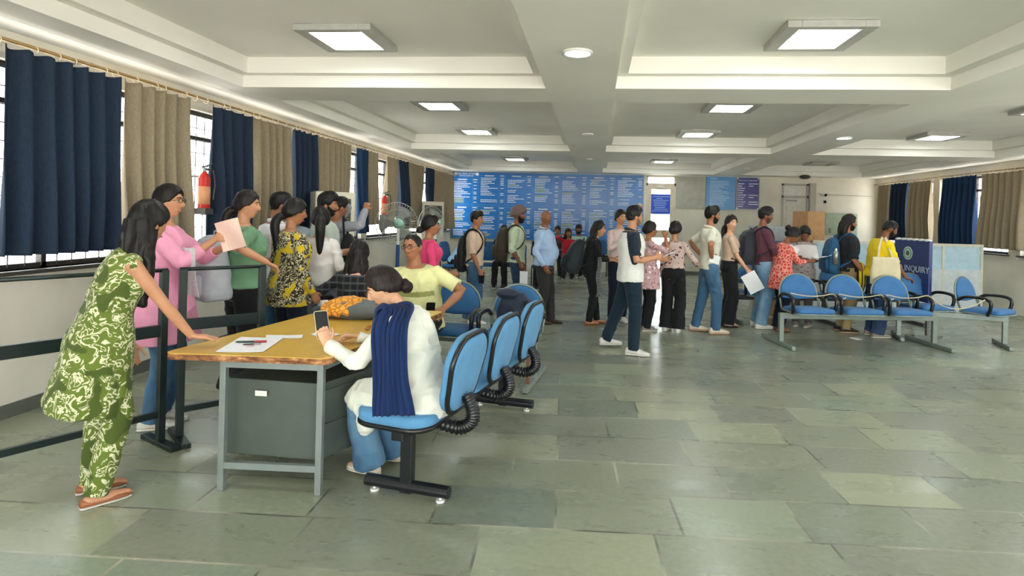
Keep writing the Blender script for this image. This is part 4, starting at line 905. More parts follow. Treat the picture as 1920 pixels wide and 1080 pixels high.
        for k, (off, ln) in enumerate(((.030, .072), (.010, .080), (-.010, .075), (-.029, .060))):
            p = w0 + d * (.086 - .004 * abs(k - 1.3)) * q + side_ * off * q; c_ = [p]; dd = d.copy(); ax = np.cross(d, nrm); dd = rot_axis(ax, (curl * .6 + hd.get('vary', 5) * k * .5)) @ dd; dd = unit(dd + side_ * off * 1.6)
            for j, fl in enumerate((.44, .32, .24)): p = p + dd * ln * fl * q; c_.append(p); dd = rot_axis(ax, curl * (1.15 if j == 0 else .8)) @ dd
            b.tube(c_, np.array([.0095, .0088, .008, .007]) * q, 8, dome=True)
        tp = w0 + d * .022 * q + side_ * .030 * q; td = unit(d * .72 + side_ * .62 + nrm * .28); t2 = unit(d * .9 + side_ * .22 + nrm * .36)
        b.tube([tp - td * .01, tp + td * .042 * q, tp + td * .042 * q + t2 * .033 * q, tp + td * .042 * q + t2 * .055 * q], np.array([.013, .0105, .009, .0075]) * q, 8, dome=True)
    bo = blend(b, 'body', SK, T, vox=vox, smooth=3)
    # ---- face
    if face:
        for s in (1, -1):
            e = MB(); e.ell(toH((s * .031, .0695, .011)), .0112 * HS, 12, 8).slot(1).ell(toH((s * .031, .0758, .0105)), .0068 * HS, 10, 8).slot(2).ell(toH((s * .031, .0700, .0165)), np.array((.0145, .0125, .0085)) * HS, 12, 8, rot=hm).ell(toH((s * .031, .0690, .0025)), np.array((.0135, .0115, .006)) * HS, 12, 8, rot=hm); e.build('eye', EYE_M + [SK], T, smooth=True)
            P = [toH((s * u, y_ + .0, z_)) for u, y_, z_ in ((.014, .0895, .030), (.028, .0875, .0345), (.044, .0755, .030))]; MB().tube(catmull(P, 4), .0032 * HS, 6, dome=True).build('eyebrow', hair_mat(hair[1] if hair[0] != 'turban' else (20, 17, 16)), T, smooth=True)
        lm = lips or (LIP_D if sum(skin) < 330 else LIP_M); P = [toH((u, y_, -.0665)) for u, y_ in ((-.023, .0735), (-.012, .0815), (0, .085), (.012, .0815), (.023, .0735))]; MB().tube(catmull(P, 3), .0045 * HS, 8, flat=1.0, dome=True).build('lips', lm, T, smooth=True)
    # ---- hair
    hs, hc_ = hair[0], hair[1]; hmtl = hair_mat(hc_)
    def shell(mask, thick, sink=.008, nz=.006, fr=34, nm='hair', mt=None, squash=None):
        d = SPH_D; tk = thick if np.isscalar(thick) else thick; P = HEADP + d * (mask * tk - (1 - mask) * sink)[:, None]
        P = P + d * (vnoise(P * np.array((fr, fr, fr * .5)) + loc[0] * 7) * nz * mask)[:, None]; return MB().add(toH(P), SPH_F)
    X_, Y_, Z_ = SPH_D.T
    if hs == 'turban':
        tm = sm(-.05, .12, np.arcsin(Z_) - np.interp(np.abs(np.arctan2(X_, Y_)), [0, .8, 1.6, math.pi], [.52, .30, -.1, -.35]))
        P = HEADP + SPH_D * (tm * (.034 + .012 * np.abs(np.sin(X_ * 5 + Z_ * 16)) + .018 * sm(.2, .9, Z_)) - (1 - tm) * .008)[:, None]; MB().add(toH(P), SPH_F).build('turban', cloth('turban', hc_, rough=.9), T, smooth=True)
    elif hs == 'cap' :
        tm = sm(-.04, .05, np.arcsin(Z_) - np.interp(np.abs(np.arctan2(X_, Y_)), [0, .8, 1.6, math.pi], [.40, .30, .05, -.15])); shell(hair_mask('short'), .006, nz=.002).build('hair', hair_mat((20, 17, 16)), T, smooth=True)
        MB().add(toH(HEADP + SPH_D * (tm * (.022 + .01 * sm(.3, 1, Z_)) - (1 - tm) * .008)[:, None]), SPH_F).build('cap', cloth('cap', hc_), T, smooth=True)
    else:
        mk = hair_mask(hs); th = {'short': .022, 'fade': .012, 'flat': .03, 'receding': .008, 'bald': .003, 'fringe': .024}.get(hs, .017); th = th + (0 if hs in ('bald', 'receding') else .012 * sm(.4, 1, Z_)) + (.012 * sm(.5, .9, Z_) * sm(-.2, .6, Y_) if hs in ('short', 'flat') else 0); th = th * (.20 + .80 * sm(-.05, .62, Z_)) if hs in ('short', 'flat', 'fade', 'receding') else th
        m_ = shell(mk, th, nz=.001 if hs == 'bald' else .005)
        if hs in ('long', 'longcurl', 'shoulder', 'longman'):
            ln = {'long': .42, 'longcurl': .44, 'shoulder': .22, 'longman': .2}[hs]; base = toH((0, -.03, .02)); bk = -hm[:, 1]; bk = unit(bk * (1, 1, 0)); rt = hm[:, 0]; rs = []; chestb = cS
            nr = 12
            for i in range(nr):
                t_ = i / (nr - 1); c = base + np.array((0, 0, -1.)) * (t_ * (ln + .06)) * S + bk * (.022 + .035 * math.sin(t_ * 2.6)) * S; w = (.082 + .02 * math.sin(t_ * 3) + (.03 * t_ if hs == 'longcurl' else 0)) * HS * (1 - .45 * sm(.7, 1.0, t_)); dp = (.075 - .028 * t_) * HS * (1 - .4 * sm(.7, 1, t_))
                a = np.linspace(0, 2 * math.pi, 28, endpoint=False); rr_ = 1 + .06 * np.sin(a * 7 + i * .4) + .05 * np.sin(a * 11 - i * .3)
                rs.append(c + np.outer(np.cos(a) * w * rr_, rt) + np.outer(np.sin(a) * dp * rr_, -bk))
            hm2 = MB(); hm2.rings(rs); m_.V += hm2.V; m_.Fc += [tuple(i + m_.n for i in f) for f in hm2.Fc]; m_.mi += hm2.mi; m_.n += hm2.n
            o = blend(m_, 'hair', hmtl, T, vox=max(vox, .006), smooth=3, fold=.007 if hs == 'longcurl' else .004, ffreq=(22, 22, 6) if hs != 'longcurl' else (22, 22, 14))
            # keep the face clear
            me = o.data; n = len(me.vertices); co = np.empty(n * 3, np.float32); me.vertices.foreach_get('co', co); co = co.reshape(-1, 3).astype(float); L = ((co - hc) @ hm) / HS
            inside = (L[:, 1] > .02) & (L[:, 2] < .062) & (L[:, 2] > -.15) & (np.abs(L[:, 0]) < .062); L[:, 1] = np.where(inside, np.minimum(L[:, 1], .03), L[:, 1]); co = (L * HS) @ hm.T + hc; me.vertices.foreach_set('co', co.astype(np.float32).ravel()); me.update()
        else:
            m_.build('hair', hmtl, T, smooth=True)
            if hs in ('pony', 'lowpony'):
                z0 = .02 if hs == 'pony' else -.05; a0 = toH((0, -.105, z0)); bk = unit(-hm[:, 1] * (1, 1, .2)); L = (.34 if hs == 'pony' else .36) * S; P = catmull([toH((0, -.08, z0)), a0 + bk * .02, a0 + bk * .055 - (0, 0, .07), a0 + bk * .04 - (0, 0, .6 * L), a0 + bk * .035 - (0, 0, L)], 5)
                k = np.linspace(0, 1, len(P)); MB().tube(P, (.018 + .032 * np.sin(np.pi * (k * .9 + .08)) ** .8) * S, 14, dome=True, flat=.8).build('ponytail', hmtl, T, smooth=True); MB().tube([P[1], P[2]], .022, 12).build('hair_tie', plain('hair_tie', (30, 24, 30), .6), T, smooth=True)
            if hs in ('bun', 'lowbun', 'highbun'):
                c = toH((0, -.118, {'bun': .01, 'lowbun': -.045, 'highbun': .06}[hs])); mb_ = MB(); rrr = random.Random(4)
                for k in range(3): mb_.ell(c + np.array([rrr.uniform(-.008, .008) for _ in range(3)]), (.040, .034, .036), 14, 10, rot=hm @ rotm(rrr.uniform(-40, 40), 0, rrr.uniform(-40, 40)))
                blend(mb_, 'hair_bun', hmtl, T, vox=.006, smooth=2, fold=.004, ffreq=(40, 40, 40))
    if beard: shell(beard_mask(), .009 if beard == 'full' else (.022 if beard == 'long' else .0012), sink=.01, nz=.003 if beard != 'stubble' else .0, nm='beard').build('beard', hair_mat((20, 17, 16)) if beard != 'stubble' else plain('stubble_%d' % skin[0], tuple(int(v * .62) for v in skin), .7), T, smooth=True)
    if glasses:
        g = MB()
        for s in (1, -1):
            g.tube([toH((s * .032 + .022 * math.cos(a), .097 - .006 * abs(math.cos(a)) * (1 if s * math.cos(a) > 0 else 0), .010 + .015 * math.sin(a))) for a in np.linspace(0, 2 * math.pi, 18, endpoint=False)], .0023, 6, closed=True)
            g.tube([toH((s * .054, .092, .013)), toH((s * .078, .05, .012)), toH((s * .080, -.01, .008))], .0018, 6)
        g.tube([toH((-.01, .099, .013)), toH((.01, .099, .013))], .0018, 6); g.build('spectacles', GLSM, T, smooth=True)
    # ---- trousers
    if pants:
        st = pants.get('fit', 'straight'); m_ = MB(); wt_ = pants.get('waist', .02); infl = pants.get('infl', .012)
        pr = [p for p in prof if -.12 <= p[0] <= wt_ - .01]; zs = [p[0] for p in prof]; gi = lambda t: [np.interp(t, zs, [p[k] for p in prof]) for k in (1, 2, 3)]
        m_.rings([ring(t, *gi(t), infl=infl) for t in np.linspace(-.115, wt_, 8)])
        m_.ell(pv - frames[0][:, 2] * .12 * S, np.array((.085, .10, .075)) * S, 16, 10, rot=frames[0])
        rr_ = {'skinny': (.100, .093, .072, .072, .058), 'straight': (.104, .098, .076, .070, .064), 'wide': (.108, .108, .100, .104, .112), 'baggy': (.108, .106, .094, .09, .082), 'flare': (.10, .092, .07, .08, .10)}[st]; rr_ = np.array(rr_) * S * (.94 if sex == 'f' else 1) * girth ** .5
        drop = pants.get('drop', .0)
        for s in (1, -1):
            end = A_[s] + (0, 0, -.035 * S + pants.get('short', 0)); sd = unit(A_[s] - K_[s])
            m_.tube([hp[s] + (0, 0, .04), hp[s] * .7 + K_[s] * .3, K_[s], K_[s] * .6 + A_[s] * .4, A_[s] + sd * (.03 - pants.get('short', 0))], rr_, 18, dome=False)
        def jl(co): return co
        po = blend(m_, 'trousers', pants['m'], T, vox=max(vox * .95, .006), smooth=5, fold=pants.get('fold', .005), ffreq=(8, 8, 10), seed=loc[0] * 3)
        if pants.get('belt'): c, M = sp(wt_ - .015); MB().rings([ring(wt_ - .03, *gi(wt_ - .03), infl=infl + .004), ring(wt_ + .005, *gi(wt_ + .005), infl=infl + .004)]).build('belt', plain('belt', (30, 24, 22), .4), T, smooth=True)
    # ---- top
    if top:
        m_ = MB(); hem = top.get('hem', -.06); infl = top.get('infl', .020); fl = top.get('flare', .0); zs = [p[0] for p in prof]; gi = lambda t: [np.interp(t, zs, [p[k] for p in prof]) for k in (1, 2, 3)]
        neck = top.get('neck', .485); tt_ = [t for t in np.linspace(hem, neck, 22)]
        waistf = top.get('boxy', .5)
        rs = []
        for t in tt_:
            rx, ry, fy = gi(max(t, -.03)); bx = .160 if sex == 'm' else .152
            if t < .34: rx = rx * (1 - waistf) + max(rx, bx) * waistf; ry = ry * (1 - waistf * .6) + max(ry, .112) * waistf * .6
            k = max(0, (.15 - t)) / .3
            rs.append(ring(t, rx, ry, fy, infl=(infl + fl * k) * (.35 if t > .46 else 1), n=32))
        m_.rings(rs)
        sl_ = top.get('sleeve', 'short'); r0 = (sleeve_r or 1) * (1 if sex == 'm' else .88)
        for s in (1, -1):
            if sl_ == 'none': m_.tube([sh[s] - MS[:, 0] * s * .06 * S, sh[s] - MS[:, 0] * s * .01], np.array([.066, .058]) * S * r0, 16, dome=True); continue
            f = {'short': .78, 'half': 1.0, 'threeq': 1.55, 'long': 1.97, 'rolled': 1.25, 'cap': .45}[sl_]; P = [sh[s] - MS[:, 0] * s * .07 * S - MS[:, 2] * .01, sh[s] + MS[:, 0] * s * .004]; rr_ = [.052, .060]
            L1 = min(f, 1)
            for q in (.35, .7, 1.0):
                P.append(sh[s] + (E_[s] - sh[s]) * L1 * q); rr_.append(.060 - .004 * q if f < 1.2 else .060 - .010 * q)
            if f > 1:
                for q in (.35, .7, 1.0): P.append(E_[s] + (W_[s] - E_[s]) * (f - 1) * q); rr_.append(.052 - .014 * q * (1 if sl_ != 'rolled' else .2))
            else: rr_[-1] += .004
            m_.tube(catmull(P, 3), np.interp(np.linspace(0, len(P) - 1, (len(P) - 1) * 3 + 1), range(len(P)), rr_) * S * r0 * girth ** .5, 18)
        if top.get('extra'): top['extra'](m_, J, S, hp, K_, A_)
        col = None
        if top.get('color'): col = lambda c: top['color'](c, J, S)
        blend(m_, top.get('name', 'shirt'), top['m'], T, vox=max(vox * .95, .0055), smooth=top.get('smooth', 5), fold=top.get('fold', .0065), ffreq=top.get('ffreq', (9, 9, 8)), seed=loc[1] * 5, color=col)
        if top.get('collar'):
            c, M = sp(neck - .005); a = np.linspace(0, 2 * math.pi, 24, endpoint=False); w = (.068 if sex == 'm' else .056) * S * girth ** .5
            P = [c + M[:, 0] * w * math.cos(q) + M[:, 1] * (w * 1.0 * math.sin(q) - .006) + M[:, 2] * (.012 - .018 * math.sin(q)) for q in a]; MB().tube(P, [.013] * 24, 8, closed=True, flat=1.5, up=M[:, 2]).build('collar', top['collar'], T, smooth=True)
    # ---- shoes
    if shoes:
        for s in (1, -1):
            fd = rotm(0, 0, toe[0] if s == 1 else toe[1]) @ np.array((0, 1., 0)); rt = np.array((fd[1], -fd[0], 0)); o_ = A_[s] * (1, 1, 0) + (0, 0, A_[s][2] - az_ ); kind = shoes.get('kind', 'sneaker'); q = S * (1 if sex == 'm' else .93)
            def sect(y, w, h0, h1, n=16, asy=.0):
                a = np.linspace(0, 2 * math.pi, n, endpoint=False); sx = np.sign(np.cos(a)) * np.abs(np.cos(a)) ** .7; sz = np.sin(a); return o_ + fd * y * q + np.outer(sx * w * q, rt) + np.outer(((h0 + h1) / 2 + sz * (h1 - h0) / 2) * q, (0, 0, 1.)) - rt * s * asy * q
            pr = {'sneaker': [(-.088, .022, .02, .06), (-.08, .034, .015, .085), (-.04, .040, .012, .100), (.0, .041, .012, .102), (.04, .043, .012, .088), (.09, .048, .012, .066), (.14, .046, .012, .052), (.175, .034, .014, .042), (.19, .018, .018, .034)],
                  'flat': [(-.085, .022, .01, .04), (-.075, .032, .008, .055), (-.03, .036, .008, .042), (.03, .038, .008, .036), (.09, .044, .008, .042), (.14, .040, .008, .036), (.172, .022, .01, .026)],
                  'formal': [(-.085, .022, .015, .05), (-.075, .033, .012, .075), (-.02, .037, .01, .082), (.04, .04, .01, .066), (.10, .043, .01, .05), (.155, .036, .01, .042), (.195, .018, .014, .03)]}[kind if kind in ('sneaker', 'flat', 'formal') else 'sneaker']
            ob = MB().rings([sect(*p) for p in pr]).build('shoe', shoes['m'], T, smooth=True)
            so = MB().rings([sect(y, w + .003, 0, .022 if kind == 'sneaker' else .012) for y, w, _, _ in pr]).build('sole', shoes.get('sole', plain('white_sole', (214, 210, 200), .6)), ob, smooth=False, bevel=.002)
    bpy.context.view_layer.update(); wm = np.array(Matrix.Translation(T.location) @ Matrix.Rotation(R(rz), 4, 'Z'))
    J['w'] = lambda p: (np.append(v3(p), 1) @ wm.T)[:3]; J['wd'] = lambda d: wm[:3, :3] @ v3(d); J['T'] = T; J['S'] = S; J['sp'] = sp; J['rz'] = rz; J['ring'] = ring; J['gi'] = lambda t: [np.interp(t, [p[0] for p in prof], [p[k] for p in prof]) for k in (1, 2, 3)]
    return J
# ---- things people carry
def held_sheet(J, c, ux, uy, w, h, label, name='paper', cat='paper', mat=None, bend=.01, th=.002, group=None):
    """a sheet centred at c (person frame) spanned by ux, uy"""
    ux, uy = unit(ux), unit(uy); uy = unit(uy - ux * np.dot(ux, uy)); n = np.cross(ux, uy); C = J['w'](c); Rw = J['wd']; t = thing(name, label, cat, tuple(C), 0, group); G = np.zeros((9, 9, 3))
    for i in range(9):
        for j in range(9): a, b = i / 8 - .5, j / 8 - .5; G[i, j] = Rw(ux * a * w + uy * b * h + n * bend * math.sin(a * 3 + b * 2))
    MB().slab(G, th).build('sheet' if name == 'paper' else 'card', mat or PAPER, t, smooth=False); return t
def phone(J, c, ux, uy, label, case=(60, 60, 64), w=.075, h=.155):
    ux, uy = unit(ux), unit(uy); n = np.cross(ux, uy); C = J['w'](c); M = np.column_stack([J['wd'](ux), J['wd'](uy), J['wd'](n)]); t = thing('phone', label, 'phone', tuple(C))
    MB().prism(rrect(w, h, .012, 3), -.004, .004).xf(M).build('case', plain('phone_case', case, .3), t); MB().prism(rrect(w * .92, h * .95, .008, 3), .004, .0048).xf(M).build('screen', plain('screen', (30, 32, 38), .1), t); return t
def backpack(J, label, mat, w=.31, h=.44, d=.17, back=-.125, t0=.20, straps=True, straps_mat=None, mat2=None, tilt=0, only=None, dz=0):
    S = J['S']; c, M = J['sp'](t0); C = c + M[:, 1] * (back - d / 2) + (0, 0, dz); T = thing('backpack', label, 'backpack', tuple(J['w'](C)), J['rz']); sm_ = straps_mat or mat
    Mt = M @ rotm(tilt); m_ = MB(); rs = []; n = 28
    for zz, kw, kd in ((-.5, .80, .72), (-.47, .95, .92), (-.35, 1.02, 1.08), (-.1, 1, 1), (.15, .96, .92), (.33, .86, .78), (.44, .66, .58), (.5, .35, .3)):
        a = np.linspace(0, 2 * math.pi, n, endpoint=False); x = np.sign(np.cos(a)) * np.abs(np.cos(a)) ** .6 * w / 2 * kw; y = np.sign(np.sin(a)) * np.abs(np.sin(a)) ** .6 * d / 2 * kd; rs.append((np.column_stack([x, y + (1 - kd) * d * .3, np.full(n, zz * h)])) @ Mt.T)
    m_.rings(rs); blend(m_, 'bag_body', mat, T, vox=.009, smooth=4, fold=.005, ffreq=(9, 9, 9), seed=h * 20)
    p_ = MB(); rs = []
    for zz, k in ((-.40, .8), (-.34, 1), (-.10, 1), (-.04, .85)):
        a = np.linspace(0, 2 * math.pi, n, endpoint=False); x = np.sign(np.cos(a)) * np.abs(np.cos(a)) ** .5 * w * .40 * k; y = np.sign(np.sin(a)) * np.abs(np.sin(a)) ** .6 * .035 * k; rs.append(np.column_stack([x, y - d * .52, np.full(n, zz * h)]) @ Mt.T)
    p_.rings(rs).build('front_pocket', mat2 or mat, T, smooth=True)
    for s in (1, -1):
        if only and s != only: continue
        # strap over the shoulder and down in front of the armpit
        shp = J['shoulder'][s]; cs, Ms = J['chest']; inn = shp - Ms[:, 0] * s * .055 * S
        P = [C + Mt @ v3((s * w * .2, d * .45, h * .40)), inn - Ms[:, 1] * .085 + Ms[:, 2] * .045, inn + Ms[:, 2] * .078 + Ms[:, 1] * .0, inn + Ms[:, 1] * .092 + Ms[:, 2] * .01, inn + Ms[:, 1] * .125 - Ms[:, 2] * .12 - Ms[:, 0] * s * .005, shp + Ms[:, 1] * .06 - Ms[:, 2] * .25 - Ms[:, 0] * s * -.005, C + Mt @ v3((s * w * .46, d * .3, -h * .30))]
        P = [p - C for p in P]; MB().tube(catmull(P, 6), .024, 10, flat=.28, up=None).build('strap', sm_, T, smooth=True)
    P = [Mt @ v3((x_, d * .3, h * .46 + z_)) for x_, z_ in ((-.04, 0), (-.03, .045), (.03, .045), (.04, 0))]; MB().tube(catmull(P, 4), .008, 8).build('handle', sm_, T, smooth=True)
    return T
# ---------------------------------------------------------------- wardrobe
JEAN = cloth('jeans', (58, 92, 124), 'denim', (96, 132, 158)); JEANL = cloth('light_jeans', (92, 126, 156), 'denim', (136, 166, 188)); JEAND = cloth('dark_jeans', (34, 54, 84), 'denim', (58, 82, 112))
BLACK = cloth('black_cotton', (22, 23, 26)); NAVYP = cloth('navy_cotton', (20, 30, 46)); CHAR = cloth('charcoal_trousers', (46, 44, 44)); KHAKI = cloth('khaki_cotton', (150, 130, 92)); OLIVE = cloth('olive_brown_cotton', (110, 96, 72))
WSH = plain('white_shoe', (214, 210, 202), .5); GSH = plain('grey_shoe', (128, 120, 116), .6); DSH = plain('dark_shoe', (36, 34, 34), .45); BRSH = plain('brown_shoe', (142, 84, 50), .5); CRSH = plain('cream_shoe', (206, 196, 176), .55)
DSOLE = plain('dark_sole', (40, 34, 30), .6); HB = (20, 17, 16)
SK1, SK2, SK3, SK4, SK5 = (214, 166, 136), (190, 138, 106), (164, 112, 82), (128, 82, 58), (92, 58, 42)
G_Q = None
V6, V7, V11 = .0065, .0075, .011
# ================================================================ the queue, left to right
J = person('standing youth in beige short sleeved shirt and loose jeans with black backpack', (-1.68, 8.15), -88, 1.575, 'm', .95, SK3, ('short', HB), dict(m=cloth('beige_shirt', (206, 180, 158)), sleeve='half', hem=-.05, boxy=.8, collar=cloth('beige_shirt', (206, 180, 158))), dict(m=JEAN, fit='baggy'), dict(m=WSH), rh=(.2, .10, .78), head=(-12, 0, 0), vox=V7, rf=(.08, .02), lf=(-.1, -.1))
backpack(J, 'slim black backpack on the youth in beige shirt', cloth('black_nylon', (24, 24, 28), rough=.6), w=.26, h=.52, d=.12, t0=.13)
phone(J, J['hand'][1][0] + (0, 0, -.03), (0, 1, 0), (0, 0, 1), 'dark phone in the hand of the youth in beige shirt', (30, 30, 34))
J = person('man in maroon-grey turban with full black beard and pale green shirt', (-1.17, 8.75), -85, 1.66, 'm', 1., SK4, ('turban', (106, 88, 84)), dict(m=cloth('pale_green_shirt', (186, 198, 168)), sleeve='rolled', hem=-.07, collar=cloth('pale_green_shirt', (186, 198, 168))), dict(m=cloth('dark_blue_jeans', (32, 50, 74), 'denim', (50, 72, 98))), dict(m=WSH), rh=(.2, .06, .84), head=(-8, 2, 0), beard='long', vox=V7)
backpack(J, 'dark olive brown backpack on the man in turban', cloth('olive_nylon', (54, 46, 36), rough=.7), w=.33, h=.50, d=.20, t0=.20)
held_sheet(J, J['hand'][1][0] + (.0, .02, -.16), (.15, 1, 0), (0, 0, 1), .12, .24, 'white folded paper held low by the man in turban')
J = person('older bald man in light blue long sleeved shirt with grey scarf end', (-.72, 8.40), -98, 1.63, 'm', 1.08, SK4, ('bald', (150, 140, 134)), dict(m=cloth('light_blue_shirt', (160, 184, 216)), sleeve='long', hem=-.06, boxy=.6, collar=cloth('light_blue_shirt', (160, 184, 216))), dict(m=CHAR), dict(m=plain('brown_leather', (62, 52, 44), .4), kind='formal', sole=DSOLE), rh=(.24, .06, .84), head=(-32, 0, 0), belly=.06, vox=V7, lf=(-.08, .1), rf=(.1, -.03))
J = person('young woman in black top and skinny trousers with big black backpack', (-.06, 8.50), -84, 1.49, 'f', .95, SK2, ('shoulder', HB), dict(m=BLACK, sleeve='threeq', hem=-.05), dict(m=BLACK, fit='skinny'), dict(m=BRSH, kind='flat', sole=BRSH), rh=(.10, .34, .93), lh=(-.06, .36, .94), neckf=12, lean=(4, 14), head=(-18, 4, 0), vox=V7, rf=(.07, .0), lf=(-.07, .12))
backpack(J, 'large black backpack on the young woman in black', cloth('black_pack', (26, 34, 40), rough=.6), w=.36, h=.50, d=.24, t0=.16, tilt=-8)
phone(J, J['hand'][1][0] + (0, .03, .04), (1, 0, 0), (0, .9, .3), 'dark phone held by the young woman in black', (30, 30, 34))
t = thing('scarf', 'black and white checked scarf hanging beside the woman in black', 'scarf', (.07, 8.28, .42)); Gd = np.zeros((20, 9, 3))
for i in range(20):
    for j in range(9): Gd[i, j] = ((j / 8 - .5) * (.045 + .02 * i / 19) + .012 * math.sin(i * .5), .014 * math.sin(j * 2.2 + i * .2), .56 - .55 * i / 19)
MB().slab(Gd, .006).build('scarf_cloth', cloth('check_scarf', (28, 28, 32), 'plaid', (190, 190, 190), scale=3), t, smooth=True)
J = person('woman in pale pink blouse facing the viewer with one hand at her chest', (.36, 8.78), -158, 1.66, 'f', .9, SK2, ('pulled', HB), dict(m=cloth('pale_pink_blouse', (214, 190, 186), 'stripes', (222, 202, 196), scale=2), sleeve='long', hem=.0, infl=.024), dict(m=NAVYP, fit='straight', waist=.10), dict(m=WSH), rh=(.02, .22, 1.22), rpole=(1, -.2, -1), lh=(-.2, .16, .92), head=(10, 0, 0), vox=V7)
polo = cloth('white_polo', (222, 222, 216)); navs = cloth('navy_sleeve', (30, 42, 58))
def polo_col(c, J, S):
    cS, MS = J['chest']; l = (c - cS) @ MS; r = l[:, 2] > .045
    for s in (1, -1):
        for a_, b_ in ((cS + MS[:, 2] * .07, J['shoulder'][s]), (J['shoulder'][s], J['elbow'][s])):
            ab = b_ - a_; tt = np.clip(((c - a_) @ ab) / (ab @ ab), 0, 1); r = r | (np.linalg.norm(c - a_ - tt[:, None] * ab, axis=1) < .078 * S)
    return r.astype(int)
J = person('man in white polo with navy shoulders and trousers, nearest of the queue', (.42, 6.86), -82, 1.68, 'm', 1.04, SK2, ('short', (24, 22, 24)), dict(m=[polo, navs], sleeve='short', hem=-.10, boxy=.8, infl=.027, color=polo_col, collar=navs), dict(m=cloth('dark_teal_trousers', (20, 40, 54)), infl=.008, waist=.0), dict(m=WSH, sole=plain('offwhite_sole', (206, 202, 194), .6)), rh=('w', (.68, 6.74, 1.10)), rpole=(.6, -1, -.8), lh=(-.05, .34, 1.08), head=(14, 2, 0), beard='stubble', rf=('w', (.46, 6.68, .086)), lf=('w', (.16, 7.02, .086)), vox=V6, toe=(-18, 5), lean=(-2, 2))
held_sheet(J, J['hand'][1][0] + (-.02, .07, .02), (1, .3, 0), (0, 1, .35), .10, .15, 'small white slip in the hands of the man in white polo')
J = person('woman in pink patterned tunic touching her chin, beside the man in polo', (.74, 8.22), -80, 1.49, 'f', 1.05, SK3, ('pulled', (26, 20, 20)), dict(m=cloth('pink_tunic', (196, 160, 162), 'floral', (150, 96, 108), (226, 208, 204), scale=1.1), sleeve='half', hem=-.26, flare=.03, infl=.024), dict(m=BLACK, fit='straight'), dict(m=GSH), rh=(.10, .20, 1.30), rpole=(.5, .2, -1), rhand=dict(curl=50), lh=(-.1, .3, 1.0), head=(6, 0, 0), vox=V7)
for z_ in (0, .022): 
    w_ = J['wrist'][1] * .82 + J['elbow'][1] * .18 + (J['elbow'][1] - J['wrist'][1]) * z_ * 4; ax = unit(J['elbow'][1] - J['wrist'][1]); u_ = unit(np.cross(ax, (1, 0, 0))); v_ = np.cross(ax, u_)
    MB().tube([w_ + .029 * (u_ * math.cos(a) + v_ * math.sin(a)) for a in np.linspace(0, 2 * math.pi, 18, endpoint=False)], .0035, 6, closed=True).build('bangle', plain('red_bangle', (170, 50, 46), .3), J['T'], smooth=True)
J = person('woman seen from behind in spotted pink blouse and wide black trousers', (1.09, 8.22), -22, 1.50, 'f', .95, SK2, ('bun', (26, 22, 22)), dict(m=cloth('spotted_blouse', (198, 174, 166), 'floral', (72, 58, 60), scale=.85), sleeve='long', hem=.06, infl=.026, boxy=.7), dict(m=BLACK, fit='wide', waist=.12), dict(m=WSH), rh=(.30, .22, .88), head=(-8, 0, 0), vox=V7, sleeve_r=1.1)
J = person('bearded man in off-white T-shirt and blue jeans with hands on his hips', (1.57, 8.25), -86, 1.73, 'm', .95, SK3, ('short', (22, 18, 18)), dict(m=cloth('offwhite_tshirt', (214, 212, 196)), sleeve='short', hem=-.07, collar=cloth('offwhite_tshirt', (214, 212, 196))), dict(m=JEAN, fit='straight'), dict(m=CRSH, sole=plain('tan_sole', (190, 150, 118), .6)), rh=(.20, -.02, 1.04), lh=(-.20, -.06, 1.04), rpole=(.8, -.3, -.1), lpole=(-.9, -1, .1), rhand=dict(d=(-.3, .9, -.2), n=(-1, -.2, 0), curl=30), beard='full', head=(0, 2, 0), vox=V7, lf=(-.1, -.14), rf=(.1, .08))
held_sheet(J, J['hand'][1][0] + (.05, -.06, 0), (0, 1, -.3), (0, .3, 1), .13, .11, 'small white paper at the hip of the man in off-white T-shirt')
J = person('woman in beige short sleeved top and wide black trousers looking at viewer', (1.96, 8.80), -92, 1.62, 'f', .98, SK1, ('lowpony', (40, 30, 26)), dict(m=cloth('beige_top', (200, 172, 150)), sleeve='short', hem=.08, infl=.012, boxy=.1, fold=.003), dict(m=BLACK, fit='wide', waist=.13), dict(m=DSH, kind='flat', sole=DSOLE), rh=(.16, .22, .84), rhand=dict(curl=45), lh=(-.12, .28, .86), head=(-62, 0, 0), vox=V7)
held_sheet(J, J['hand'][1][0] + (.03, .02, -.10), (0, .85, .5), (0, -.5, .85), .21, .29, 'white document hanging from the hand of the woman in beige top')
J = person('man in maroon long sleeved T-shirt and light jeans with black backpack', (2.42, 8.80), -88, 1.75, 'm', .98, SK4, ('short', (20, 18, 18)), dict(m=cloth('maroon_shirt', (88, 50, 62)), sleeve='long', hem=-.04), dict(m=JEANL, fit='baggy'), dict(m=WSH), rh=(.10, .30, 1.12), rpole=(.9, -1, -.3), lh=(-.1, .32, 1.1), head=(-4, 6, 0), beard='stubble', vox=V7)
backpack(J, 'black backpack with front zip on the man in maroon shirt', cloth('charcoal_nylon', (36, 38, 46), rough=.6), w=.34, h=.50, d=.22, t0=.20)
held_sheet(J, J['hand'][1][0] + (.055, -.08, -.05), (0, .87, -.45), (0, .45, .87), .25, .33, 'large white document tucked under the arm of the man in maroon')
J = person('woman in red and pink patterned kurta looking down at papers', (2.64, 8.62), -86, 1.50, 'f', 1.1, SK4, ('highbun', (24, 20, 20)), dict(m=cloth('red_kurta', (198, 70, 62), 'lattice', (226, 158, 146)), sleeve='threeq', hem=-.25, flare=.03, infl=.026), dict(m=NAVYP, fit='straight'), dict(m=plain('tan_sandal', (120, 84, 60), .6), kind='flat', sole=DSOLE), rh=(.06, .38, 1.0), lh=(-.08, .38, 1.02), head=(0, 34, 0), neckf=14, vox=V7, lean=(2, 10))
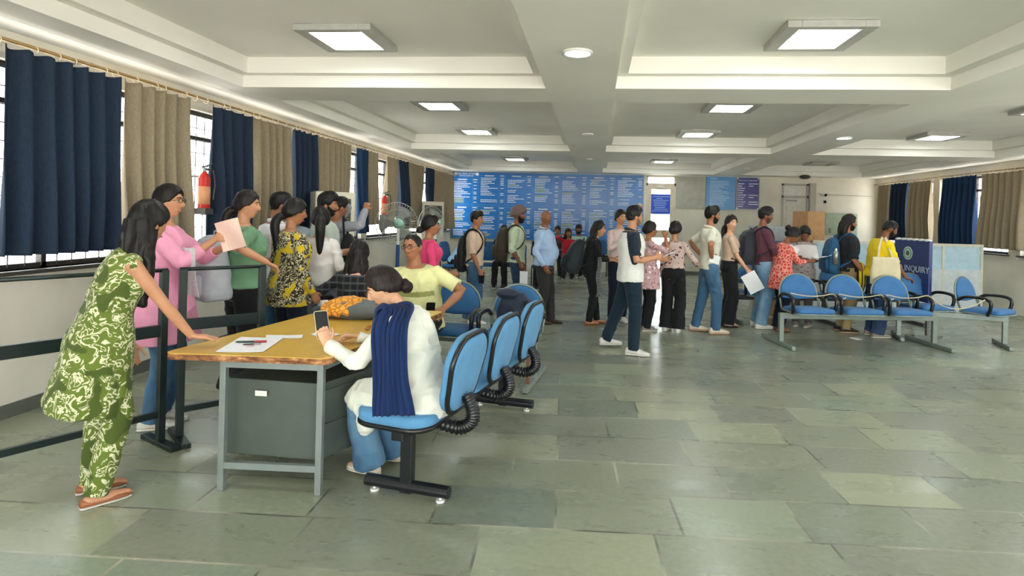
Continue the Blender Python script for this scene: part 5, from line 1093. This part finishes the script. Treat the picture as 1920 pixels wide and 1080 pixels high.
held_sheet(J, (.0, .55, 1.06), (.3, 1, .35), (1, -.2, .2), .26, .2, 'white papers spread in the hands of the woman in red kurta', bend=.02)
J = person('person in grey printed shirt and grey trousers reading beside red kurta woman', (3.10, 9.10), 150, 1.52, 'f', 1., SK4, ('pulled', (24, 20, 20)), dict(m=cloth('grey_print_shirt', (178, 170, 166), 'floral', (96, 84, 86), scale=1.4), sleeve='half', hem=-.12), dict(m=cloth('grey_trousers', (86, 80, 78))), dict(m=GSH), rh=(.02, .3, 1.02), lh=(-.1, .3, 1.0), head=(20, 36, 0), neckf=12, vox=V7)
held_sheet(J, (-.12, .40, 1.12), (1, 0, -.1), (0, .5, .85), .30, .22, 'large white sheet between the two reading people', bend=.03)
J = person('man with shoulder length black hair, black T-shirt and khaki trousers', (3.58, 8.78), -90, 1.67, 'm', 1.02, SK3, ('longman', (26, 20, 20)), dict(m=cloth('black_tshirt', (32, 33, 38)), sleeve='half', hem=-.05), dict(m=KHAKI, fit='straight'), dict(m=DSH, sole=plain('tan_sole', (190, 150, 118), .6)), rh=(.20, .16, .86), rhand=dict(curl=40), head=(-6, 2, 0), beard='full', vox=V7)
BP = backpack(J, 'blue backpack with grey bottle on the long haired man', cloth('blue_nylon', (32, 82, 118), rough=.6), w=.33, h=.52, d=.18, t0=.17)
q = J['w'](J['sp'](.12)[0] + (.19, -.22, 0)); t = thing('water_bottle', 'grey steel bottle in the side pocket of the blue backpack', 'bottle', (q[0], q[1], q[2] - .06)); MB().tube([(0, 0, 0), (0, 0, .17), (0, 0, .19)], [.034, .034, .02], 16).build('flask', plain('bottle_steel', (150, 152, 150), .3, .6), t, smooth=True); MB().cyl((0, 0, .19), (0, 0, .22), .021, 14).build('lid', CHROME, t)
J = person('bearded man in bright yellow T-shirt leaning on the chair by the sign', (3.88, 8.50), -88, 1.62, 'm', 1.06, SK4, ('fade', (20, 18, 18)), dict(m=cloth('yellow_tshirt', (238, 206, 34)), sleeve='half', hem=-.07, infl=.024, boxy=.7), dict(m=JEAND, fit='baggy'), dict(m=plain('taupe_shoe', (150, 136, 120), .6)), rh=('w', (4.16, 8.34, .84)), rpole=(.8, -1, -.2), rhand=dict(n=(0, 0, -1), d=(.0, 1, -.3), curl=35), head=(-4, 22, 0), neckf=8, lean=(4, 12), beard='full', vox=V7)
q = J['w']((.26, -.03, 0)); t = thing('tote_bag', 'cream canvas tote hanging from the shoulder of man in yellow', 'bag', (q[0], q[1], .72), -88); CANV = cloth('cream_canvas', (208, 196, 164)); Gd = np.zeros((12, 12, 3))
rs = []
for zz, w_, d_ in ((0, .17, .03), (.03, .19, .045), (.2, .19, .045), (.36, .17, .02), (.39, .165, .012)):
    a = np.linspace(0, 2 * math.pi, 28, endpoint=False); rs.append(np.column_stack([d_ * np.sign(np.sin(a)) * np.abs(np.sin(a)) ** .6, w_ * np.sign(np.cos(a)) * np.abs(np.cos(a)) ** .4, np.full(28, zz)]))
MB().rings(rs).build('bag_body', CANV, t, smooth=True); sh_ = J['shoulder'][1]
MB().rings([r_ * (1.03, 1.01, 1) for r_ in rs[:1]] + [rs[1] * (1.03, 1.01, 1)]).build('dark_base', cloth('purple_canvas', (52, 40, 70)), t, smooth=True)
for s in (-1, 1): MB().tube(catmull([(.0, s * .10, .36), (-.05, s * .06, .52), (-.10, .02 + s * .02, sh_[2] - .72 + .085), (-.13, .03, sh_[2] - .72 + .05)], 5), .016, 8, flat=.35).build('strap', CANV, t, smooth=True)
t = thing('striped_pouch', 'yellow and black striped pouch behind the cream tote', 'bag', (3.72, 8.62, .62)); MB().tube([(0, 0, 0), (0, 0, .1), (0, 0, .32), (0, 0, .36)], [.05, .08, .07, .03], 14, dome=True, flat=.7).build('pouch', cloth('striped_pouch', (226, 206, 40), 'stripes', (30, 30, 30), scale=.5), t, smooth=True)
# ================================================================ the crowd along the left windows
J = person('woman with glasses in long pink kurta writing on raised paper', (-3.02, 3.86), -72, 1.70, 'f', 1.08, SK2, ('pulled', HB), dict(m=cloth('pink_kurta', (232, 156, 186)), sleeve='threeq', hem=-.32, flare=.05, infl=.028), dict(m=JEAN, fit='straight'), dict(m=WSH), rh=(.12, .36, 1.32), rpole=(.6, .2, -1), rhand=dict(curl=40), lh=(-.12, .36, 1.26), head=(-6, 0, 0), glasses=True, vox=.006, sleeve_r=1.15)
held_sheet(J, J['hand'][1][0] + (.05, .04, -.02), (.1, 1, .3), (0, -.3, 1), .17, .21, 'pale pink folded paper raised by the woman in pink kurta', mat=plain('pink_paper', (232, 196, 184), .6, var=.03), bend=.02)
held_sheet(J, (.16, .20, 1.10), (.6, .8, .0), (0, -.15, 1), .26, .34, 'printed white newspaper-like sheet held against the pink kurta', mat=plain('newsprint', (206, 200, 206), .7, var=.14, scale=60), bend=.03)
q = J['w'](J['hand'][1][0] + (0, .02, .05)); t = thing('pen', 'thin blue pen in the hand of the woman in pink kurta', 'pen', tuple(q)); MB().cyl((-.05, 0, -.02), (.06, 0, .035), .004, 8).build('barrel', plain('blue_pen', (60, 90, 170), .3), t)
# woman leaning on the table
J = person('woman in sleeveless olive printed dress leaning one hand on the table', (-2.57, 2.86), -42, 1.60, 'f', 1.0, SK2, ('longcurl', HB), dict(m=cloth('olive_dress', (96, 112, 44), 'leaves', (206, 204, 170), (70, 84, 34)), sleeve='none', hem=-.42, flare=.03, infl=.016), dict(m=cloth('olive_dress', (96, 112, 44), 'leaves', (206, 204, 170), (70, 84, 34)), fit='straight'), dict(m=BRSH, kind='flat'), rh=('w', (-2.19, 3.07, .787)), rpole=(.9, -.6, .1), rhand=dict(d=(.35, .93, -.12), n=(0, 0, -1), curl=6, thumb=(-1, .3, 0)), lean=(8, 24), side=6, head=(32, 8, 0), vox=.006)
J = person('woman in green shirt with rolled sleeves resting a hand on the barrier', (-2.84, 4.50), -36, 1.69, 'f', 1.12, SK2, ('lowpony', (28, 22, 22)), dict(m=cloth('green_shirt', (104, 144, 112)), sleeve='half', hem=-.01, infl=.026, boxy=.8), dict(m=BLACK, fit='wide', waist=.04), dict(m=WSH), rh=('w', (-2.50, 4.28, 1.13)), rpole=(.8, -1, -.2), rhand=dict(n=(0, 0, -1), curl=35), lh=(-.15, .3, 1.1), head=(-38, 2, 0), vox=.006, sleeve_r=1.15)
backpack(J, 'big light grey backpack slung low behind the woman in green', cloth('light_grey_nylon', (176, 180, 188), rough=.6), w=.38, h=.50, d=.24, t0=.15, back=-.13, only=-1, mat2=cloth('light_grey_nylon2', (168, 172, 180)), tilt=6, dz=.0)
J = person('woman in yellow, black and white leaf print top holding a paper low', (-2.60, 4.80), -28, 1.64, 'f', 1.0, SK3, ('lowpony', HB), dict(m=cloth('leaf_print', (52, 46, 34), 'leaves', (206, 196, 160), (196, 168, 34), scale=1.3), sleeve='long', hem=-.17, infl=.03, boxy=.8, flare=.02), dict(m=NAVYP, fit='straight'), dict(m=DSH), rh=(.22, .08, .84), head=(-22, 6, 0), vox=.0065, sleeve_r=1.1)
held_sheet(J, J['hand'][1][0] + (.02, .03, -.12), (1, .2, .15), (-.3, .2, 1), .15, .24, 'crumpled white paper in the hand of the leaf print woman', bend=.03)
J = person('young man in white short sleeved shirt seen from behind by window', (-3.05, 5.36), -25, 1.70, 'm', .95, SK3, ('short', (20, 18, 18)), dict(m=cloth('white_shirt', (226, 224, 230)), sleeve='half', hem=-.08, collar=cloth('white_shirt', (226, 224, 230))), dict(m=JEAN, fit='straight'), dict(m=WSH), rh=(.24, .16, 1.0), rpole=(.8, -1, -.2), head=(-20, 6, 0), vox=V7)
J = person('woman in thin white top and grey trousers with long ponytail', (-2.52, 5.18), -2, 1.565, 'f', .95, SK2, ('pony', HB), dict(m=cloth('thin_white_top', (214, 208, 204)), sleeve='half', hem=-.0, infl=.018), dict(m=cloth('lilac_grey_trousers', (140, 138, 152)), fit='wide', waist=.05), dict(m=WSH, kind='flat'), head=(28, 0, 0), rh=(.17, .2, .9), vox=V7)
J = person('man with short black hair and grey-green shirt, arms crossed', (-2.80, 5.85), -62, 1.72, 'm', 1.08, SK3, ('flat', (20, 18, 18)), dict(m=cloth('grey_green_shirt', (176, 186, 178)), sleeve='rolled', hem=-.04, boxy=.8, collar=cloth('grey_green_shirt', (176, 186, 178))), dict(m=CHAR), dict(m=DSH, kind='formal', sole=DSOLE), rh=(-.02, .26, 1.12), lh=(.02, .24, 1.10), rpole=(1, -.6, -.8), head=(-12, 4, 0), beard='full', vox=V7)
J = person('person pressing a hand to the face behind the leaf print woman', (-3.30, 6.15), -120, 1.64, 'm', .95, SK3, ('short', (20, 18, 18)), dict(m=cloth('pale_blue_shirt', (170, 186, 200)), sleeve='half', hem=-.05), dict(m=CHAR), dict(m=DSH), rh=(.03, .16, 1.46), rpole=(1, .2, -.6), rhand=dict(curl=45, n=(-.3, -1, 0)), head=(-20, 14, 0), vox=V7)
J = person('man in striped shirt and khaki trousers with one arm raised behind head', (-3.0, 6.55), -58, 1.70, 'm', 1.0, SK3, ('short', (20, 18, 18)), dict(m=cloth('striped_shirt', (146, 148, 158), 'stripes', (176, 178, 186), scale=2.2), sleeve='long', hem=.02, boxy=.6), dict(m=OLIVE, fit='straight', waist=.08, belt=1), dict(m=DSH, kind='formal', sole=DSOLE), lh=(-.02, -.04, 1.62), lpole=(-.5, 1, .4), rh=(.18, .30, 1.56), rpole=(.8, 1, .1), head=(20, 10, 0), vox=V7)
t = thing('shoulder_bag', 'black shoulder bag beside the man in khaki trousers', 'bag', (-2.76, 6.36, 1.0)); MB().ell((0, 0, .12), (.07, .14, .17), 18, 12).build('bag_body', cloth('black_nylon', (24, 24, 28), rough=.6), t, smooth=True); MB().tube(catmull([(0, -.1, .2), (-.05, -.03, .42), (-.08, .06, .46), (-.03, .1, .2)], 6), .012, 8).build('strap', BLACK, t, smooth=True)
# ================================================================ seated people near the table
t = thing('stool', 'low steel stool under the long haired woman', 'stool', (-2.10, 5.02, 0)); MB().prism(rrect(.36, .36, .06), .43, .47).build('seat', CABM, t)
for s1 in (-1, 1):
    for s2 in (-1, 1): MB().cyl((s1 * .15, s2 * .15, 0), (s1 * .13, s2 * .13, .43), .014, 8).build('leg', BLK_MET, t)
J = person('seated woman with long wavy black hair in black cold-shoulder plaid top', (-2.10, 5.02), 12, 1.58, 'f', 1.0, SK1, ('longcurl', (24, 20, 20)), dict(m=cloth('plaid_black', (26, 27, 30), 'plaid', (74, 76, 80), scale=1.0), sleeve='long', hem=-.05, neck=.44), dict(m=KHAKI, fit='straight'), dict(m=WSH, kind='flat'), pelvis=(0, 0, .56), rf=(.12, .36), lf=(-.12, .36), rh=(.22, .22, .72), lh=(-.24, .2, .74), lpole=(-1, -.6, -.3), head=(-6, 14, 0), lean=(2, 8), kneedir=(0, 1, .5), vox=.0065)
stripe = cloth('olive_stripe', (158, 158, 96)); ytee = cloth('lime_tshirt', (222, 220, 160))
def tee_col(c, J, S):
    p0, f0 = J['pelvis']; l = (c - p0) @ J['chest'][1]; return ((np.abs(l[:, 2] - .285 * S - .06 * l[:, 0]) < .022) & (np.abs(l[:, 0]) < .2) & (l[:, 1] > -.02)).astype(int)
J = person('seated man with glasses in pale lime T-shirt holding a phone in lap', (-1.56, 5.20), 172, 1.78, 'm', 1.12, SK3, ('receding', (26, 24, 24)), dict(m=[ytee, stripe], sleeve='short', hem=-.06, infl=.024, boxy=.7, color=tee_col, fold=.009), dict(m=BLACK, fit='baggy', short=.26, infl=.016), dict(m=DSH, kind='flat'), pelvis=(0, 0, .56), rf=(.16, .34), lf=(-.16, .36), lh=('w', (-1.27, 4.93, .73)), lpole=(-1.0, -.5, -.2), rh=(.28, .36, .77), rpole=(1, -.6, .1), lhand=dict(n=(.5, .3, -.6), curl=45, d=(.55, .6, -.35)), head=(-6, 2, 3), lean=(2, 10), side=4, kneedir=(0, 1, .5), belly=.04, glasses=True, vox=.005)
phone(J, J['hand'][-1][0] + (.02, .03, .03), (.8, .3, 0), (-.2, .3, .9), 'black phone in the lap of the man in lime T-shirt', (22, 22, 24))
MB().box(J['sp'](.40)[0] + J['chest'][1] @ v3((-.005, .0, 0)), (.001, .001, .001)) if False else None
# seated woman in white with blue dupatta
WK = cloth('white_kurta', (226, 226, 214)); CZ = math.degrees(ang)
def drape(m_, J, S, hp, K_, A_):
    for s in (1, -1): m_.tube([hp[s] + (0, -.02, .02), hp[s] * .5 + K_[s] * .5 + (0, 0, .01), hp[s] * .12 + K_[s] * .88 + (0, 0, .0)], [.125, .115, .105], 18, dome=True)
    a_, b_ = (hp[1] + hp[-1]) / 2, (K_[1] + K_[-1]) / 2; m_.tube([a_, a_ * .5 + b_ * .5, a_ * .1 + b_ * .9], [.12, .10, .085], 16, dome=True); m_.ell(a_ + (0, -.05, -.01), (.20, .17, .12), 20, 12)
    m_.tube([a_ * .3 + b_ * .7 - (.1, 0, .0), a_ * .3 + b_ * .7 - (.12, -.02, .14)], [.09, .05], 14, dome=True)
wl = (-.95, 3.19); lw = PZ(622, 640, .80); rw = PZ(668, 632, .80)
J = person('seated woman in white kurta and blue dupatta using her phone', wl, CZ, 1.62, 'f', 1.06, SK1, ('lowbun', (30, 20, 18)), dict(m=WK, sleeve='long', hem=-.06, infl=.02, extra=drape, fold=.008, ffreq=(10, 10, 17), smooth=4, name='kurta'), dict(m=JEAN, fit='flare'), dict(m=plain('cream_clog', (226, 216, 200), .5), kind='flat', sole=plain('cream_sole', (214, 204, 188), .6)), pelvis=(0, -.0, .56), rf=('w', (-1.20, 3.52, .10)), lf=('w', (-1.28, 3.32, .10)), lh=('w', (-1.45, 3.10, .805)), rh=('w', (rw.x, rw.y + .02, .80)), lpole=('w', (-1.22, 2.98, .70)), rpole=(.6, -.2, -1), lhand=dict(d=(.1, .45, .9), n=(.6, .7, -.3), curl=26, thumb=(1, .3, 0)), rhand=dict(curl=40, n=(-.3, 0, -1), d=(-.5, .85, .1)), lean=(6, 26), head=(30, 26, 0), neckf=8, kneedir=(0, 1, .35), vox=.0045)
ph = J['hand'][-1]; phone(J, ph[0] + ph[2] * .022 + (.0, .0, .035), (.8, -.6, 0), (.1, .25, .95), 'phone with pale case held up by seated woman in white', (196, 190, 150), .075, .155)
NAVD = cloth('royal_blue_dupatta', (20, 42, 86)); sh_ = J['shoulder'][-1]; cs, Ms = J['chest']; inn = sh_ + Ms[:, 0] * .035
iw = np.array(Matrix.Rotation(-R(CZ), 3, 'Z')); tow = lambda p: iw @ (v3(p) - v3((*wl, 0)))
path = [inn + Ms[:, 1] * .13 - Ms[:, 2] * .16, inn + Ms[:, 1] * .115 - Ms[:, 2] * .03, inn + Ms[:, 2] * .088 + Ms[:, 1] * .03, inn + Ms[:, 2] * .060 - Ms[:, 1] * .05 - Ms[:, 0] * .02, tow((-1.045, 2.975, .94)), tow((-1.03, 2.945, .80)), tow((-1.015, 2.935, .64)), tow((-1.0, 2.93, .50))]
path = catmull(path, 8); n_ = len(path); Gd = np.zeros((n_, 40, 3))
for i in range(n_):
    k = i / (n_ - 1); w_ = .070 + .040 * k + .006 * math.sin(k * 14); T_ = unit(path[min(i + 1, n_ - 1)] - path[max(i - 1, 0)]); kk = float(sm(.2, .55, k)); wd = unit(Ms[:, 0] * (1 - kk) + v3((.10, -1, 0)) * kk * np.sign(1.)); wd = unit(wd - T_ * np.dot(wd, T_)); nn_ = np.cross(wd, T_)
    for j in range(40): u_ = j / 39 * 2 - 1; Gd[i, j] = path[i] + wd * w_ * u_ + nn_ * (.009 * math.sin(j * 1.1 + 1.6 * math.sin(k * 6 + j * .12)) + .006 * math.sin(j * 2.3 + 3 * k) + .008 * math.sin(j * .35 + k * 7)) - nn_ * .015 * u_ * u_
MB().slab(Gd, .004).build('dupatta', NAVD, J['T'], smooth=True)
path2 = catmull([v3((.06, -.20, .60)), v3((.10, -.26, .74)), v3((.13, -.23, .66)), v3((.12, -.20, .53))], 6)
MB().tube(path2, .03, 12, flat=.5, dome=True).build('dupatta_end', NAVD, J['T'], smooth=True)
J = person('woman in bright pink T-shirt with low bun standing near the fans', (-1.80, 6.25), -62, 1.51, 'f', 1.05, SK3, ('lowbun', HB), dict(m=cloth('bright_pink', (222, 68, 116)), sleeve='half', hem=-.08), dict(m=BLACK, fit='straight'), dict(m=DSH), rh=(.2, .2, .9), head=(-14, 0, 0), vox=V7)
# backpack lying on the table (grey with orange lining)
p = PZ(668, 600, TZ); T = thing('backpack', 'grey backpack with orange netted front lying on the yellow table', 'backpack', (p.x, p.y + .12, TZ), 4); m_ = MB(); m_.ell((0, 0, .06), (.30, .17, .075), 28, 16).ell((.16, .03, .06), (.16, .15, .07), 20, 12); m_.ell((-.2, 0, .03), (.12, .12, .035), 20, 10)
blend(m_, 'bag_body', cloth('slate_nylon', (92, 96, 98), rough=.6), T, vox=.007, smooth=4, fold=.008, ffreq=(8, 8, 8))
ORG = cloth('orange_net', (236, 164, 66), 'lattice', (176, 112, 40), scale=1.2); m_ = MB(); m_.ell((-.11, -.055, .085), (.175, .12, .055), 24, 14, rot=rotm(14, -6, 4)); blend(m_, 'orange_lining', ORG, T, vox=.006, smooth=3, fold=.011, ffreq=(16, 16, 16))
MB().ell((-.345, .02, .035), (.045, .05, .032), 16, 10).build('handle_puff', cloth('dark_nylon', (52, 56, 60)), T, smooth=True); MB().box((.19, -.03, .137), (.06, .012, .006), (0, 0, 10)).build('teal_label', plain('teal_label', (60, 160, 180), .5), T)
m_ = MB(); p = PZ(655, 622, TZ); T = thing('snack', 'small brown snack pieces on paper under her right hand', 'food', (p.x + .12, p.y + .12, TZ)); rr = random.Random(6)
for k in range(9): m_.ell((rr.uniform(-.06, .06), rr.uniform(-.05, .05), .012), (.022, .016, .010), 8, 6, rot=rotm(0, 0, rr.uniform(0, 180)))
m_.build('snack_pieces', plain('snack_brown', (176, 110, 62), .7), T, smooth=True)
# backpack on the empty armchair
T = thing('backpack', 'navy backpack with cap sitting on the empty blue armchair', 'backpack', (-.70, 5.28, .48), 170); m_ = MB(); m_.rings([np.column_stack([w_ * np.sign(np.cos(a)) * np.abs(np.cos(a)) ** .6, d_ * np.sign(np.sin(a)) * np.abs(np.sin(a)) ** .6, np.full(24, z_)]) for a in [np.linspace(0, 2 * math.pi, 24, endpoint=False)] for z_, w_, d_ in ((0, .14, .07), (.03, .165, .09), (.2, .16, .09), (.3, .13, .07), (.36, .07, .04))])
blend(m_, 'bag_body', cloth('navy_nylon', (34, 44, 62), rough=.55), T, vox=.007, smooth=4, fold=.008); MB().tube(catmull([(-.12, .07, .30), (-.16, .12, .18), (-.15, .11, .02)], 6), .022, 10, flat=.3).build('strap', BLACK, T, smooth=True); MB().ell((.07, .02, .35), (.11, .08, .05), 18, 10).build('flap', cloth('navy_nylon', (34, 44, 62), rough=.55), T, smooth=True)
# ================================================================ seated people at the far end
def seated(label, x, y, rz, h, sex, skin, hair, tm_, pm, **kw):
    a = dict(pelvis=(0, .0, .55), rf=(.11, .38), lf=(-.11, .38), rh=(.1, .32, .66), lh=(-.1, .32, .66), kneedir=(0, 1, .5), vox=V11, lean=(2, 8)); a.update(kw)
    return person(label, (x, y), rz, h, sex, 1., skin, hair, dict(m=tm_, sleeve=kw.pop('slv', 'half') if 'slv' in kw else 'half', hem=-.05), dict(m=pm), dict(m=DSH), **{k: v for k, v in a.items() if k != 'slv'})
seated('man in pale blue T-shirt bent over papers on a blue chair', -2.91, 12.1, -98, 1.7, 'm', SK4, ('short', HB), cloth('sky_tshirt', (156, 200, 232)), BLACK, lean=(30, 64), head=(0, 50, 0), rh=(.1, .5, .68), lh=(-.1, .5, .68))
seated('seated man in dark T-shirt and cap behind the beige shirt youth', -1.95, 12.58, 176, 1.66, 'm', SK3, ('cap', (44, 40, 44)), cloth('ink_tshirt', (30, 34, 52)), BLACK, beard='stubble')
seated('seated man in navy T-shirt holding a yellow bag behind turban man', -1.12, 12.58, 184, 1.66, 'm', SK3, ('short', HB), cloth('ink_blue_tshirt', (34, 38, 66)), BLACK, glasses=True)
t = thing('yellow_bag', 'mustard coloured bag in the lap of the seated man in navy', 'bag', (-1.08, 12.24, .66)); MB().ell((0, 0, .09), (.15, .10, .10), 16, 10).build('bag_body', cloth('mustard', (170, 150, 84)), t, smooth=True)
seated('seated woman in brown top by the far board, left of three', -.97, 15.34, 178, 1.6, 'f', SK3, ('pulled', HB), cloth('brown_top', (84, 74, 72)), CHAR)
seated('seated woman in red with a phone at her ear by far board', -.66, 14.68, 184, 1.5, 'f', SK3, ('shoulder', HB), cloth('red_top', (200, 44, 56)), CHAR, rh=(.09, .10, 1.10), rpole=(1, .2, -1), head=(10, 8, 6))
seated('seated bearded man in pale green shirt by the far board', -.42, 15.44, 178, 1.7, 'm', SK4, ('short', HB), cloth('mint_shirt', (176, 206, 190)), CHAR, beard='long')
